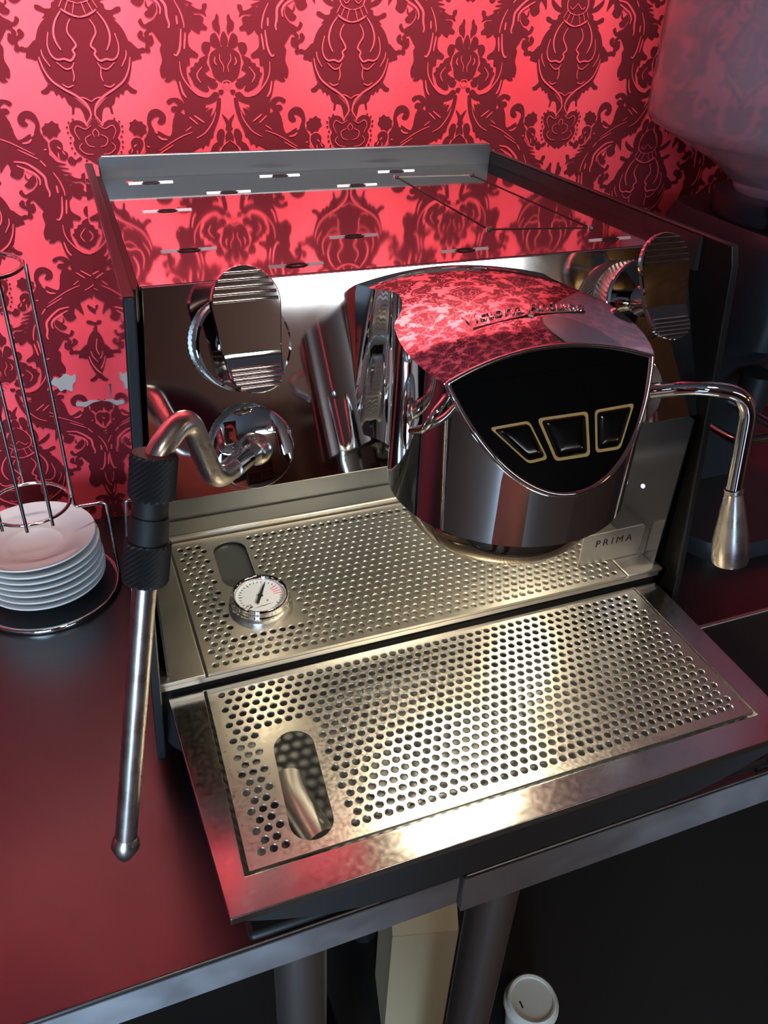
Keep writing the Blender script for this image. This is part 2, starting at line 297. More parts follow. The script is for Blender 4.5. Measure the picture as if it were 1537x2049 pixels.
# ---------------------------------------------------------------- the papered wall
YW = 0.38
wall_back = pyd('wall_back', [(-2.4, YW, -0.92), (3.2, YW, -0.92), (3.2, YW, 1.95), (-2.4, YW, 1.95), (-2.4, YW + 0.1, -0.92), (3.2, YW + 0.1, -0.92), (3.2, YW + 0.1, 1.95), (-2.4, YW + 0.1, 1.95)],
                [(0, 1, 2, 3), (7, 6, 5, 4), (0, 4, 5, 1), (2, 6, 7, 3), (1, 5, 6, 2), (3, 7, 4, 0)], WALL)
tag(wall_back, 'red wallpaper wall with dark flocked damask pattern', None, None, 'structure')
from mathutils.geometry import delaunay_2d_cdt
def motif_mesh():
    bm = bmesh.new()
    for ip, poly in enumerate(MOTIF_DARK):
        P = catmull([Vector((x * 1e-4, 0, z * 1e-4)) for x, z in poly], 3, True)
        q = [Vector((max(p.x, -0.0002), p.z)) for p in P]
        vs, es, fs, _, _, _ = delaunay_2d_cdt(q, [], [list(range(len(q)))], 1, 1e-6)
        cnt = {}
        for f in fs:
            for i in range(len(f)):
                e = (f[i], f[(i + 1) % len(f)]); cnt[tuple(sorted(e))] = cnt.get(tuple(sorted(e)), 0) + 1
        for s in (1, -1):
            a = [bm.verts.new((v.x * s, -0.0004 - 0.00001 * ip - (0.000004 if s > 0 else 0), v.y)) for v in vs]; b = {}
            for f in fs:
                try: fc = bm.faces.new([a[i] for i in f]); fc.normal_update()
                except ValueError: continue
                if fc.normal.y > 0: fc.normal_flip()
            for (i, j), n in cnt.items():
                if n != 1: continue
                for k in (i, j):
                    if k not in b: b[k] = bm.verts.new((vs[k].x * s, 0.0, vs[k].y))
                bm.faces.new((a[i], a[j], b[j], b[i]))
    me = bpy.data.meshes.new('flock_motif'); bm.to_mesh(me); bm.free(); me.materials.append(FLOCK); return me
def lines_mesh():
    bm = bmesh.new()
    for wd, pts in MOTIF_LINES:
        P = catmull([Vector((x * 1e-4, 0, z * 1e-4)) for x, z in pts], 4)
        n = len(P)
        for s in (1, -1):
            L, R = [], []
            for i in range(n):
                t = (P[min(i + 1, n - 1)] - P[max(i - 1, 0)]).normalized(); nn = Vector((-t.z, 0, t.x))
                k = wd * 1.45e-4 / 2 * (0.45 + 0.55 * math.sin(math.pi * (i + 0.6) / (n + 0.2)))
                for lst, sg in ((L, 1), (R, -1)):
                    p = P[i] + nn * k * sg; lst.append(bm.verts.new((p.x * s, -0.0011, p.z)))
            for i in range(n - 1): bm.faces.new((L[i], L[i + 1], R[i + 1], R[i]) if s > 0 else (R[i], R[i + 1], L[i + 1], L[i]))
    me = bpy.data.meshes.new('pattern_lines'); bm.to_mesh(me); bm.free(); me.materials.append(WALL); return me
mm, lm = motif_mesh(), lines_mesh()
PW, PV = 0.2323, 0.26
for i in range(-4, 7):
    for j in range(-5, 5):
        for half in (0, 1):
            x = 0.1442 + PW * i + (PW / 2 if half else 0); z = 0.4265 + PV * j + (PV / 2 if half else 0)
            if z < 0.0 or z > 1.75: continue
            o = link('flock_motif', mm, None, wall_back); o.location = (x, YW, z)
            k = link('pattern_lines', lm, None, o)
# bare patches where the paper has worn away beside the machine
def patch(pts, y):
    bm = bmesh.new(); P = catmull([Vector((x, 0, z)) for x, z in pts], 4, True)
    prism(bm, [(p.x, p.z) for p in P], lambda u, v, dd: (u, y - dd, v), 0.0, 0.0009)
    return bmo('worn_patch', bm, SCUFF, wall_back)
patch([(x + 0.011, z - 0.005) for x, z in [(-0.0585, 0.168), (-0.054, 0.1735), (-0.050, 0.172), (-0.044, 0.1765), (-0.038, 0.173), (-0.0345, 0.1755), (-0.035, 0.168), (-0.0385, 0.164), (-0.040, 0.157), (-0.046, 0.160), (-0.051, 0.1585), (-0.053, 0.163)]], YW)
patch([(-0.028, 0.136), (-0.0265, 0.140), (-0.022, 0.1385), (-0.012, 0.1395), (-0.004, 0.138), (-0.013, 0.1365), (-0.019, 0.133), (-0.023, 0.1345)], YW)

# ---------------------------------------------------------------- the rest of the room
def slab(name, lo, hi, m_, lab):
    o = box(name, lo, hi, m_); tag(o, lab, None, None, 'structure'); return o
slab('floor', (-2.4, -3.6, -1.0), (3.2, 0.38, -0.92), FLOOR, 'dark floor of the bar')
slab('ceiling', (-2.4, -3.6, 1.95), (3.2, 0.48, 2.05), CEIL, 'dark painted ceiling')
slab('wall_left', (-2.5, -3.6, -0.92), (-2.4, 0.48, 1.95), PLASTER, 'dim plaster side wall')
slab('wall_right', (3.2, -3.6, -0.92), (3.3, 0.48, 1.95), WOOD, 'dark wood side wall')
slab('wall_front', (-2.5, -3.7, -0.92), (3.3, -3.6, 1.95), PLASTER, 'dim wall behind the viewer')
# glazed shop front
win = box('window_1', (-2.10, -3.60, -0.85), (-0.42, -3.585, 1.50), WOOD); tag(win, 'glazed shop front letting in blue daylight', None, None, 'structure')
for i in range(2):
    for j in range(2):
        x0 = -2.05 + i * 0.81; z0 = -0.80 + j * 1.15
        box('pane', (x0, -3.583, z0), (x0 + 0.76, -3.575, z0 + 1.09), PANE, win)
# the light bar itself
lb = empty('light_bar', (0.08, 0.105, 0.982), 'slim black light bar hung above the machine by the papered wall', 'lamp')
box('bar_profile', (-0.42, -0.012, -0.006), (0.42, 0.012, 0.006), BLACK, lb)
for x in (-0.35, 0.35): tube('cord', [(x, 0, 0.006), (x, 0, 0.968)], 0.0015, BLACK, lb, 6)
# ceiling lamp whose reflection shows on the chrome front
lamp = empty('hanging_lamp', (1.50, -3.0, 1.95), 'long white lamp hanging from the ceiling of the bar room', 'lamp')
box('lamp_housing', (-0.60, -0.07, -0.235), (0.60, 0.07, -0.205), BLACK, lamp)
for s in (-0.5, 0.5): tube('lamp_cord', [(s, 0, -0.205), (s, 0, 0)], 0.003, BLACK, lamp, 8)
box('lamp_diffuser', (-0.59, -0.06, -0.375), (0.59, 0.06, -0.236), TUBE, lamp)
for k, (x, y, z, lab) in enumerate([(-0.55, -2.3, 1.05, 'warm pendant bulb nearest the shop window'), (1.75, -1.9, 1.0, 'warm pendant bulb beside the wooden wall'), (2.3, -0.6, 0.95, 'warm pendant bulb nearest the papered wall')]):
    p = empty('pendant_lamp', (x, y, z), lab, 'lamp', 'pendant bulbs')
    bm = bmesh.new(); lathe(bm, [(0, -0.06), (0.03, -0.05), (0.045, -0.015), (0.035, 0.03), (0.018, 0.06), (0.0, 0.065)], seg=20); bmo('bulb', bm, BULB, p, 60)
    bm = bmesh.new(); lathe(bm, [(0.022, 0.055), (0.022, 0.10), (0.006, 0.11), (0.0, 0.11)], seg=16); bmo('lamp_socket', bm, BLACK, p, 40)
    tube('cord', [(0, 0, 0.11), (0, 0, 1.95 - z)], 0.004, BLACK, p, 8)
# back bar of wooden shelves opposite the machine
bb = empty('shelf_unit', (0.9, -3.4, -0.92), 'tall dark wooden shelf unit opposite the machine', 'shelf')
for s in (-0.7, 0.0, 0.7): box('upright', (s - 0.02, -0.15, 0), (s + 0.02, 0.15, 2.1), WOOD, bb)
for z in (0.1, 0.6, 1.05, 1.5, 2.05): box('shelf', (-0.68, -0.15, z), (0.68, 0.15, z + 0.03), WOOD, bb)
cs = empty('fill_light_housing', (0.35, -1.35, 1.95), 'square black housing of the added fill light above the viewer', 'lamp')  # unseen housing added to go with the fill light
box('lamp_housing', (-0.20, -0.20, -0.03), (0.20, 0.20, 0.0), BLACK, cs)

# ---------------------------------------------------------------- steel counter
def table(name, label, x0, x1, yf, zb, legs, shelf=True):
    t = empty(name, (0, 0, 0), label, 'counter')
    box('worktop', (x0, yf, -0.004), (x1, 0.375, 0.0), COUNTER, t, 0.0018, 3)
    box('apron', (x0, yf, zb), (x1, yf + 0.002, -0.004), APRON, t)
    box('side_flange', (x0, yf + 0.002, zb), (x0 + 0.002, 0.375, -0.004), APRON, t)
    box('side_flange', (x1 - 0.002, yf + 0.002, zb), (x1, 0.375, -0.004), APRON, t)
    for (x, y) in legs:
        lg = tube('leg', [(x, y, -0.0045), (x, y, -0.885)], 0.0205, LEGSTEEL, t, 24)
        turned('foot', [(0, -0.92), (0.026, -0.92), (0.026, -0.905), (0.021, -0.885), (0, -0.885)], (x, y, 0), (0, 0, 1), BLACK, lg, 20)
    if shelf: box('undershelf', (x0 + 0.01, yf + 0.03, -0.82), (x1 - 0.01, 0.36, -0.80), DARKWOOD, t, 0.002)
    box('shade_backing', (x0 + 0.003, 0.362, -0.88), (x1 - 0.003, 0.370, -0.06), DARKWOOD, t)  # dark sheet added to keep the space under the counter in shade
    return t
table('steel_counter', 'brushed steel counter carrying the espresso machine and the saucers', -1.6, 0.1655, -0.1455, -0.035, [(0.060, -0.105), (-1.5, -0.105), (-1.5, 0.3), (0.052, 0.3)])
table('steel_counter', 'brushed steel counter carrying the coffee grinder and the black mat', 0.1685, 2.2, -0.1485, -0.0425, [(0.224, -0.11), (2.1, -0.11), (0.262, 0.25), (2.1, 0.3)])

# ---- measured positions on the machine
EYELETS = [(0.0592, 0.2901), (0.1677, 0.2953), (0.1133, 0.248), (0.2744, 0.2936), (0.222, 0.2508), (0.0583, 0.2035), (0.0563, 0.1071), (0.1142, 0.0621), (0.1699, 0.1127), (0.2319, 0.0657), (0.3463, 0.065)]
LIDC = [(0.2664, 0.2736), (0.3368, 0.2687), (0.3492, 0.094), (0.2714, 0.1074)]
BUTTONS = [[(-0.03993, 0.03734), (-0.02026, 0.0377), (-0.01407, 0.01974), (-0.02397, 0.01913)], [(-0.01263, 0.03806), (0.01352, 0.03783), (0.01086, 0.0178), (-0.00717, 0.01813)], [(0.02083, 0.03789), (0.04242, 0.03828), (0.03087, 0.01862), (0.01761, 0.0188)]]
LOGO_C = (0.2071, -0.0581, 0.0)
LOGO_D = (0.0727, 0.0037, 0.0)
SIDE_LEVER = [(0.1387, -0.0669, 0.3143), (0.1317, -0.1026, 0.3347), (0.1317, -0.1112, 0.3474), (0.1427, -0.1011, 0.3504)]

# ---------------------------------------------------------------- espresso machine
X0 = 0.2047                      # centre line
EM = empty('espresso_machine', (0, 0, 0), 'chrome and black single-group espresso machine with paddle levers and two perforated trays', 'coffee machine')
def lerp(a, b, t): return a + (b - a) * t
# outer side panels (flare outwards towards the bottom)
def side_x(side, y, z):
    ty = min(max(y / 0.32, -0.1), 1.0); tz = min(max((0.377 - z) / 0.277, 0), 1.35)
    tz = tz * (1.25 - 0.25 * tz)
    if side < 0: return lerp(0.004, 0.012, ty) - 0.0182 * tz
    return lerp(0.4055, 0.384, max(ty, 0)) + 0.0165 * tz
def side_panel(side):
    bm = bmesh.new(); rows = []
    NZ, NY = 26, 22
    for i in range(NZ + 1):
        z = lerp(0.377, 0.022, i / NZ); row = []
        yf = lerp(0.0, -0.0205, min((0.377 - z) / 0.277, 1))
        if z < 0.075: yf += 0.045 * (1 - math.sqrt(max(0, 1 - ((0.075 - z) / 0.056) ** 2)))
        if z > 0.372: yf += 0.003
        for j in range(NY + 1):
            y = lerp(yf, 0.322, (j / NY) ** 1.3)
            row.append((y, z))
        rows.append(row)
    th = 0.0065
    F = [[bm.verts.new((side_x(side, y, z), y, z)) for y, z in r] for r in rows]
    B = [[bm.verts.new((side_x(side, y, z) - side * th, y, z)) for y, z in r] for r in rows]
    for G in (F, B):
        for i in range(NZ):
            for j in range(NY): bm.faces.new((G[i][j], G[i][j + 1], G[i + 1][j + 1], G[i + 1][j]))
    for i in range(NZ):
        bm.faces.new((F[i][0], F[i + 1][0], B[i + 1][0], B[i][0])); bm.faces.new((F[i][NY], B[i][NY], B[i + 1][NY], F[i + 1][NY]))
    for j in range(NY):
        bm.faces.new((F[0][j], B[0][j], B[0][j + 1], F[0][j + 1])); bm.faces.new((F[NZ][j], F[NZ][j + 1], B[NZ][j + 1], B[NZ][j]))
    bmesh.ops.recalc_face_normals(bm, faces=bm.faces)
    o = bmo('side_panel', bm, GLOSSBLACK, EM, 35)
    o.data.materials.append(EDGEBLACK); o.data.materials.append(INNERBLACK)
    for p in o.data.polygons:
        if abs(p.normal.x) < 0.75: p.material_index = 1
        elif p.normal.x * side < 0: p.material_index = 2
    bevel(o, 0.0012, 2, 50)
    return o
side_panel(-1); side_panel(1)
# inner body
box('body', (0.016, 0.178, 0.028), (0.374, 0.306, 0.360), BLACK, EM, 0.003)
box('body_bridge', (0.026, 0.060, 0.262), (0.372, 0.178, 0.355), BLACK, EM)
# tilted chrome front panel: top edge (y .045, z .367), bottom edge (y 0, z .2495)
PNv = Vector((0, -0.9332, 0.3593)); PUv = Vector((0, 0.3593, 0.9332)); PO = Vector((0, 0.045, 0.367))
def pf(x, s, h): return PO + Vector((x, 0, 0)) + PUv * s + PNv * h       # x, distance along the panel (0 top, negative down), height off the panel
def at_panel(p): return p
LEN = 0.1258
plate('front_panel', [(0.0035, -LEN), (0.4118, -LEN), (0.4002, 0.0), (0.0180, 0.0)], pf, -0.004, 0.0, PANEL, EM, 0.0008)
# grey cheek plates beside the chrome
for s in (-1, 1):
    xa = 0.0135 if s < 0 else 0.4012; xb = -0.0005 if s < 0 else 0.4142
    bm = bmesh.new()
    pts = [(0.028, 0.372), (0.004, 0.270), (0.003, 0.246), (0.06, 0.246), (0.06, 0.372)]
    def fr(u, v, d, xa=xa, xb=xb): return (lerp(xb, xa, (v - 0.246) / 0.126) + d, u, v)
    prism(bm, pts, fr, 0.0, 0.0025 * s)
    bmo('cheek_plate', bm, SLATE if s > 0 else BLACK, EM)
# underside of the front panel and recess wall
box('panel_underside', (0.005, 0.003, 0.2495), (0.409, 0.176, 0.2535), BLACK, EM)
rw = box('recess_wall', (-0.002, 0.1735, 0.100), (0.408, 0.1765, 0.2494), SLATE, EM)
def led(x, y, z, r, power, name='work_light', par=None):
    o = turned(name, [(0, -0.0025), (r, -0.0025), (r * 1.2, 0.0), (0, 0.0)], (x, y, z), (0, 0, 1), LEDMAT, par or EM, 20)
    l = bpy.data.lights.new('led_lamp', 'AREA'); l.shape = 'DISK'; l.size = r * 2; l.energy = power; l.color = (1.0, 0.84, 0.58)
    q = bpy.data.objects.new('led_lamp', l); COL.objects.link(q); q.location = (x, y, z - 0.0035); q.parent = par or EM
    return o
led(0.085, 0.085, 0.2494, 0.007, 0.03); led(0.335, 0.060, 0.2494, 0.007, 0.13)
turned('glint_dot', [(0, 0), (0.0018, 0), (0.0013, 0.0010), (0, 0.0013)], (0.4019, 0.0308, 0.1689), (-1, 0, 0), GLINTGLOW, EM, 14)  # glowing dot added in place of a bluish-white reflection
for s_, xx in ((-1, -0.0015), (1, 0.4020)):
    box('recess_side_wall', (xx, -0.004, 0.1125), (xx + 0.0015, 0.1733, 0.2490), SIDESTEEL, EM)
# top plate, lip and rails
tp = hexa('top_plate', [(0.0172, 0.047, 0.3640), (0.3955, 0.047, 0.3640), (0.3755, 0.3095, 0.3640), (0.0235, 0.3095, 0.3640),
                        (0.0172, 0.047, 0.3669), (0.3955, 0.047, 0.3669), (0.3755, 0.3095, 0.3669), (0.0235, 0.3095, 0.3669)], TOPPLATE, EM)
plate('rear_lip', [(0.0220, 0.355)] + [(0.3765, 0.355), (0.3765, 0.381), (0.3735, 0.3845), (0.0250, 0.3845), (0.0220, 0.381)], lambda u, v, d: (u, 0.3098 + d, v), 0.0, 0.004, SLATE, EM, 0.001)
hexa('side_rail', [(0.0125, 0.03, 0.352), (0.0168, 0.045, 0.352), (0.0230, 0.311, 0.352), (0.0190, 0.311, 0.352), (0.0125, 0.03, 0.3690), (0.0165, 0.045, 0.3690), (0.0230, 0.311, 0.3690), (0.0190, 0.311, 0.3690)], BLACK, EM)
hexa('side_rail', [(0.3960, 0.030, 0.352), (0.3990, 0.028, 0.352), (0.3790, 0.311, 0.352), (0.3762, 0.311, 0.352), (0.3960, 0.030, 0.3755), (0.3990, 0.028, 0.3755), (0.3790, 0.311, 0.3755), (0.3762, 0.311, 0.3755)], BLACK, EM)
# pressed eyelets in the top plate
def eyelet_meshes():
    bm = bmesh.new(); h = 0.0
    for s in (-1, 1):
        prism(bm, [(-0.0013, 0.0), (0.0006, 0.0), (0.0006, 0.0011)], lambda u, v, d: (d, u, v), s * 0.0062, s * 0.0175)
    a = bpy.data.meshes.new('eyelet_bar'); bmesh.ops.recalc_face_normals(bm, faces=bm.faces); bm.to_mesh(a); bm.free(); a.materials.append(EYELETGLINT)
    bm = bmesh.new()
    hexo = [(-0.0085, 0), (-0.0035, -0.0034), (0.0035, -0.0034), (0.0085, 0), (0.0035, 0.0034), (-0.0035, 0.0034)]
    hexi = [(x * 0.72, y * 0.66) for x, y in hexo]
    vo = [bm.verts.new((x, y, 0.0006)) for x, y in hexo]; vi = [bm.verts.new((x, y, 0.0006)) for x, y in hexi]; vb = [bm.verts.new((x, y, 0.0)) for x, y in hexo]; vc = [bm.verts.new((x, y, 0.0)) for x, y in hexi]
    for i in range(6):
        j = (i + 1) % 6
        bm.faces.new((vo[i], vo[j], vi[j], vi[i])); bm.faces.new((vb[i], vb[j], vo[j], vo[i])); bm.faces.new((vi[i], vi[j], vc[j], vc[i]))
    b = bpy.data.meshes.new('eyelet'); bmesh.ops.recalc_face_normals(bm, faces=bm.faces); bm.to_mesh(b); bm.free(); b.materials.append(DARKSLOT)
    return a, b
ea, eb = eyelet_meshes()
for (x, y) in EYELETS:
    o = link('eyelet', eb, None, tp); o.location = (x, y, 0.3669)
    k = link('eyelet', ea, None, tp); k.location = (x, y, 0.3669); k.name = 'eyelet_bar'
# outline of the lid let into the top plate
def strip(name, a, b, wd, z0, z1, m_, par):
    a = Vector((a[0], a[1], 0)); b = Vector((b[0], b[1], 0)); t = (b - a).normalized(); n = Vector((-t.y, t.x, 0)) * wd / 2
    v = [a - n, b - n, b + n, a + n]
    return hexa(name, [(p.x, p.y, z0) for p in v] + [(p.x, p.y, z1) for p in v], m_, par)
for k in range(4): strip('lid_seam', LIDC[k], LIDC[(k + 1) % 4], 0.0016, 0.3668, 0.3673, DARKSLOT if k != 0 else WANDSTEEL, tp)
for c in LIDC: turned('lid_stud', [(0, 0.0018), (0.002, 0.0016), (0.0026, 0.0)], (c[0], c[1], 0.3669), (0, 0, 1), CHROME, tp, 12)
turned('red_plug', [(0, 0.0004), (0.003, 0.0002), (0.0032, 0)], (0.0433, 0.296, 0.3669), (0, 0, 1), DIALRED, tp, 14)

# ---- group head
def top_z(dx, y): return 0.3757 - 2.1 * ((y + 0.026) ** 2 + dx * dx)
HC, HR = -0.0655, 0.0705
_pts = [(0.0580, 0.052, 0), (0.0580, 0.022, 0), (0.0572, 0.012, 0), (0.0545, 0.0055, 0), (0.0518, -0.002, 0), (0.0516, -0.012, 0), (0.0545, -0.023, 0), (0.0600, -0.0335, 0)]
_pts += [(HR * math.cos(t), HC - HR * math.sin(t), 0) for t in [math.radians(-20 + 110 * i / 13) for i in range(14)]]
half = catmull(_pts, 4)
half = [(p.x, p.y) for p in half]
half[-1] = (0.0006, half[-1][1])
FP0 = Vector((0, -0.1340, 0.3040)); FN = Vector((0, -(0.3678 - 0.2975), 0.0)); 
_fd = Vector((0, 0.0433, 0.0626)).normalized(); FN = Vector((0, -_fd.z, _fd.y))
def head_bottom(y):
    return HB
HB = 0.2715
def flare(y, z): return 0.012 * min(1, max(0, (y + 0.012) / 0.03)) * min(1, max(0, (0.366 - z) / 0.11))
def build_head():
    bm = bmesh.new(); NX = 24; NZ = 16
    top = []
    for (dx, y) in half:
        top.append([bm.verts.new((X0 + dx * (2 * k / NX - 1), y, top_z(dx * (2 * k / NX - 1), y))) for k in range(NX + 1)])
    for i in range(len(half) - 1):
        for k in range(NX): bm.faces.new((top[i][k], top[i][k + 1], top[i + 1][k + 1], top[i + 1][k]))
    def wall(idx, sx):
        cols = []
        for i, (dx, y) in enumerate(half):
            zt = top_z(dx, y); zb = head_bottom(y)
            col = [top[i][idx]] + [bm.verts.new((X0 + sx * (dx + flare(y, lerp(zt, zb, k / NZ))), y, lerp(zt, zb, k / NZ))) for k in range(1, NZ + 1)]
            cols.append(col)
        for i in range(len(half) - 1):
            for k in range(NZ): bm.faces.new((cols[i][k], cols[i + 1][k], cols[i + 1][k + 1], cols[i][k + 1]))
        return cols
    cl = wall(0, -1); cr = wall(NX, 1)
    # front sliver, bottom, back
    a, b = cl[-1], cr[-1]
    tv = [top[-1][k] for k in range(NX + 1)]
    for k in range(NZ):
        if k == 0: bm.faces.new(tv + [b[1], a[1]])
        else: bm.faces.new((a[k], b[k], b[k + 1], a[k + 1]))
    bm.faces.new([c[-1] for c in cl] + [c[-1] for c in reversed(cr)])
    res = bmesh.ops.bisect_plane(bm, geom=bm.verts[:] + bm.edges[:] + bm.faces[:], dist=1e-6, plane_co=Vector((X0, FP0.y, FP0.z)), plane_no=FN, clear_outer=True)
    edges = [e for e in res['geom_cut'] if isinstance(e, bmesh.types.BMEdge)]
    loop = []
    # order the cut loop
    vs = set(v for e in edges for v in e.verts)
    start = min(vs, key=lambda v: v.co.z); cur = start; prev = None
    while True:
        loop.append(cur.co.copy()); nx = None
        for e in cur.link_edges:
            if e in edges:
                q = e.other_vert(cur)
                if q is not prev: nx = q; break
        prev, cur = cur, nx
        if cur is None or cur is start: break
    bmesh.ops.edgeloop_fill(bm, edges=edges)
    return bm, loop
hb, shield = build_head()
GH = bmo('group_head', hb, CHROME, EM, 14)
# shield-shaped face in face-plane coordinates
FR = Vector((1, 0, 0)); FU = _fd; FC = Vector((X0, FP0.y, FP0.z))
def ff(u, v, h): return FC + FR * u + FU * v + FN * h
SH = [((p - FC).dot(FR), (p - FC).dot(FU)) for p in shield]
def resample(P, n):
    P = [Vector(p) for p in P]; L = [0.0]
    for i in range(len(P)): L.append(L[-1] + (P[(i + 1) % len(P)] - P[i]).length)
    out = []
    for k in range(n):
        d = L[-1] * k / n; i = max(j for j in range(len(P)) if L[j] <= d + 1e-12)
        out.append(P[i].lerp(P[(i + 1) % len(P)], (d - L[i]) / max(L[i + 1] - L[i], 1e-9)))
    return out
SH = resample(SH, 150)
SH = [tuple(SH[i] * 0.5 + (SH[i - 1] + SH[(i + 1) % 150]) * 0.25) for i in range(150)]
cu = 0.0; cv = sum(p[1] for p in SH) / len(SH) + 0.002
def inset(k, d): 
    out = []
    n = len(SH)
    area2 = sum(SH[i][0] * SH[(i + 1) % n][1] - SH[(i + 1) % n][0] * SH[i][1] for i in range(n))
    sg = 1 if area2 > 0 else -1
    for i in range(n):
        a, b, c = Vector(SH[i - 1]), Vector(SH[i]), Vector(SH[(i + 1) % n])
        t = (c - a).normalized(); nn = Vector((-t.y, t.x)) * sg
        out.append(tuple(b + nn * d))
    return out
def ring_plate(name, po, pi_, h0, h1, m_, par):
    bm = bmesh.new(); n = len(po)
    A = [bm.verts.new(ff(*p, h0)) for p in po]; B = [bm.verts.new(ff(*p, h1)) for p in po]; C = [bm.verts.new(ff(*p, h1)) for p in pi_]; D_ = [bm.verts.new(ff(*p, h0)) for p in pi_]
    for i in range(n):
        j = (i + 1) % n
        bm.faces.new((A[i], A[j], B[j], B[i])); bm.faces.new((B[i], B[j], C[j], C[i])); bm.faces.new((C[i], C[j], D_[j], D_[i]))
    return bmo(name, bm, m_, par, 35)
bm = bmesh.new(); RR = []
for (d_, h_) in ((0.0001, -0.0004), (0.0002, 0.0008), (0.0008, 0.0018), (0.0017, 0.0022), (0.0026, 0.0018), (0.0032, 0.0009), (0.0033, 0.0)): RR.append([bm.verts.new(ff(*p, h_)) for p in inset(0, d_)])
for q in range(len(RR) - 1):
    for i in range(150): bm.faces.new((RR[q][i], RR[q][(i + 1) % 150], RR[q + 1][(i + 1) % 150], RR[q + 1][i]))
bmo('display_rim', bm, CHROME, GH, 70)
bm = bmesh.new(); prism(bm, inset(0, 0.0031), ff, 0.00005, 0.0007); bmo('display_glass', bm, SCREEN, GH)
for pts in BUTTONS:
    P = [Vector((a, b, 0)) for a, b in pts]
    P = round_path([P[0] + (P[1] - P[0]) * 0.5] + P[1:] + [P[0]] + [P[0] + (P[1] - P[0]) * 0.5], 0.0022, 5)[:-1]
    c = sum(P, Vector()) / len(P)
    bm = bmesh.new(); prev = None; rings = []
    for sc, h in ((1.0, 0.0007), (0.99, 0.0014), (0.93, 0.0021), (0.82, 0.0026), (0.6, 0.0029), (0.3, 0.0030)):
        rings.append([bm.verts.new(ff(*(c + (p - c) * sc).to_2d(), h)) for p in P])
    for r in range(len(rings) - 1):
        for i in range(len(P)):
            j = (i + 1) % len(P); bm.faces.new((rings[r][i], rings[r][j], rings[r + 1][j], rings[r + 1][i]))
    bm.faces.new(rings[-1]); bmo('button', bm, BUTTON, GH, 60)
    po = [c + (p - c) * 1.16 for p in P]; pi_ = [c + (p - c) * 1.01 for p in P]
    ring_plate('button_outline', [tuple(p.to_2d()) for p in po], [tuple(p.to_2d()) for p in pi_], 0.0007, 0.00085, GOLD, GH)
# lower dome of the group
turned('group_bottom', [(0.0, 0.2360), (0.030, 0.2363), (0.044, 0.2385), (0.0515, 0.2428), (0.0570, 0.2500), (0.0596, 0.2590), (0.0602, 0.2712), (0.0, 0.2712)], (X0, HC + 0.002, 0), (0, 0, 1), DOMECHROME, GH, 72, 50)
led(X0 - 0.020, HC - 0.006, 0.2361, 0.010, 0.38, 'work_light', GH); led(X0 + 0.020, HC - 0.006, 0.2361, 0.010, 0.28, 'work_light', GH)
# raised lettering on the head
def drape(me, org, xdir, m_, name, lift=0.0):
    xd = Vector(xdir).normalized(); yd = Vector((-xd.y, xd.x, 0))
    for v in me.vertices:
        p = Vector(org) + xd * v.co.x + yd * v.co.y
        v.co = Vector((p.x, p.y, top_z(p.x - X0, p.y) + v.co.z + lift))
    return link(name, me, m_, GH)
tm = text_mesh('Victoria Arduino', 0.0115, 0.0006, 0.35, 1.0)
drape(tm, LOGO_C, LOGO_D, CHROME, 'lettering', 0.0004)
bm = bmesh.new()
prism(bm, [(-0.036, -0.0082), (-0.002, -0.0072), (0.0, -0.0090), (0.002, -0.0072), (0.036, -0.0064), (0.002, -0.0060), (0.0, -0.0076), (-0.002, -0.0060)], lambda u, v, d: (u, v, d), -0.0003, 0.0006)
me = bpy.data.meshes.new('lettering_underline'); bmesh.ops.recalc_face_normals(bm, faces=bm.faces); bmesh.ops.triangulate(bm, faces=bm.faces); bm.to_mesh(me); bm.free()
drape(me, LOGO_C, LOGO_D, CHROME, 'lettering_underline', 0.0004)
# small bent rod on the left flank
tube('side_lever', round_path(SIDE_LEVER, 0.008), 0.0022, CHROME, GH, 10)

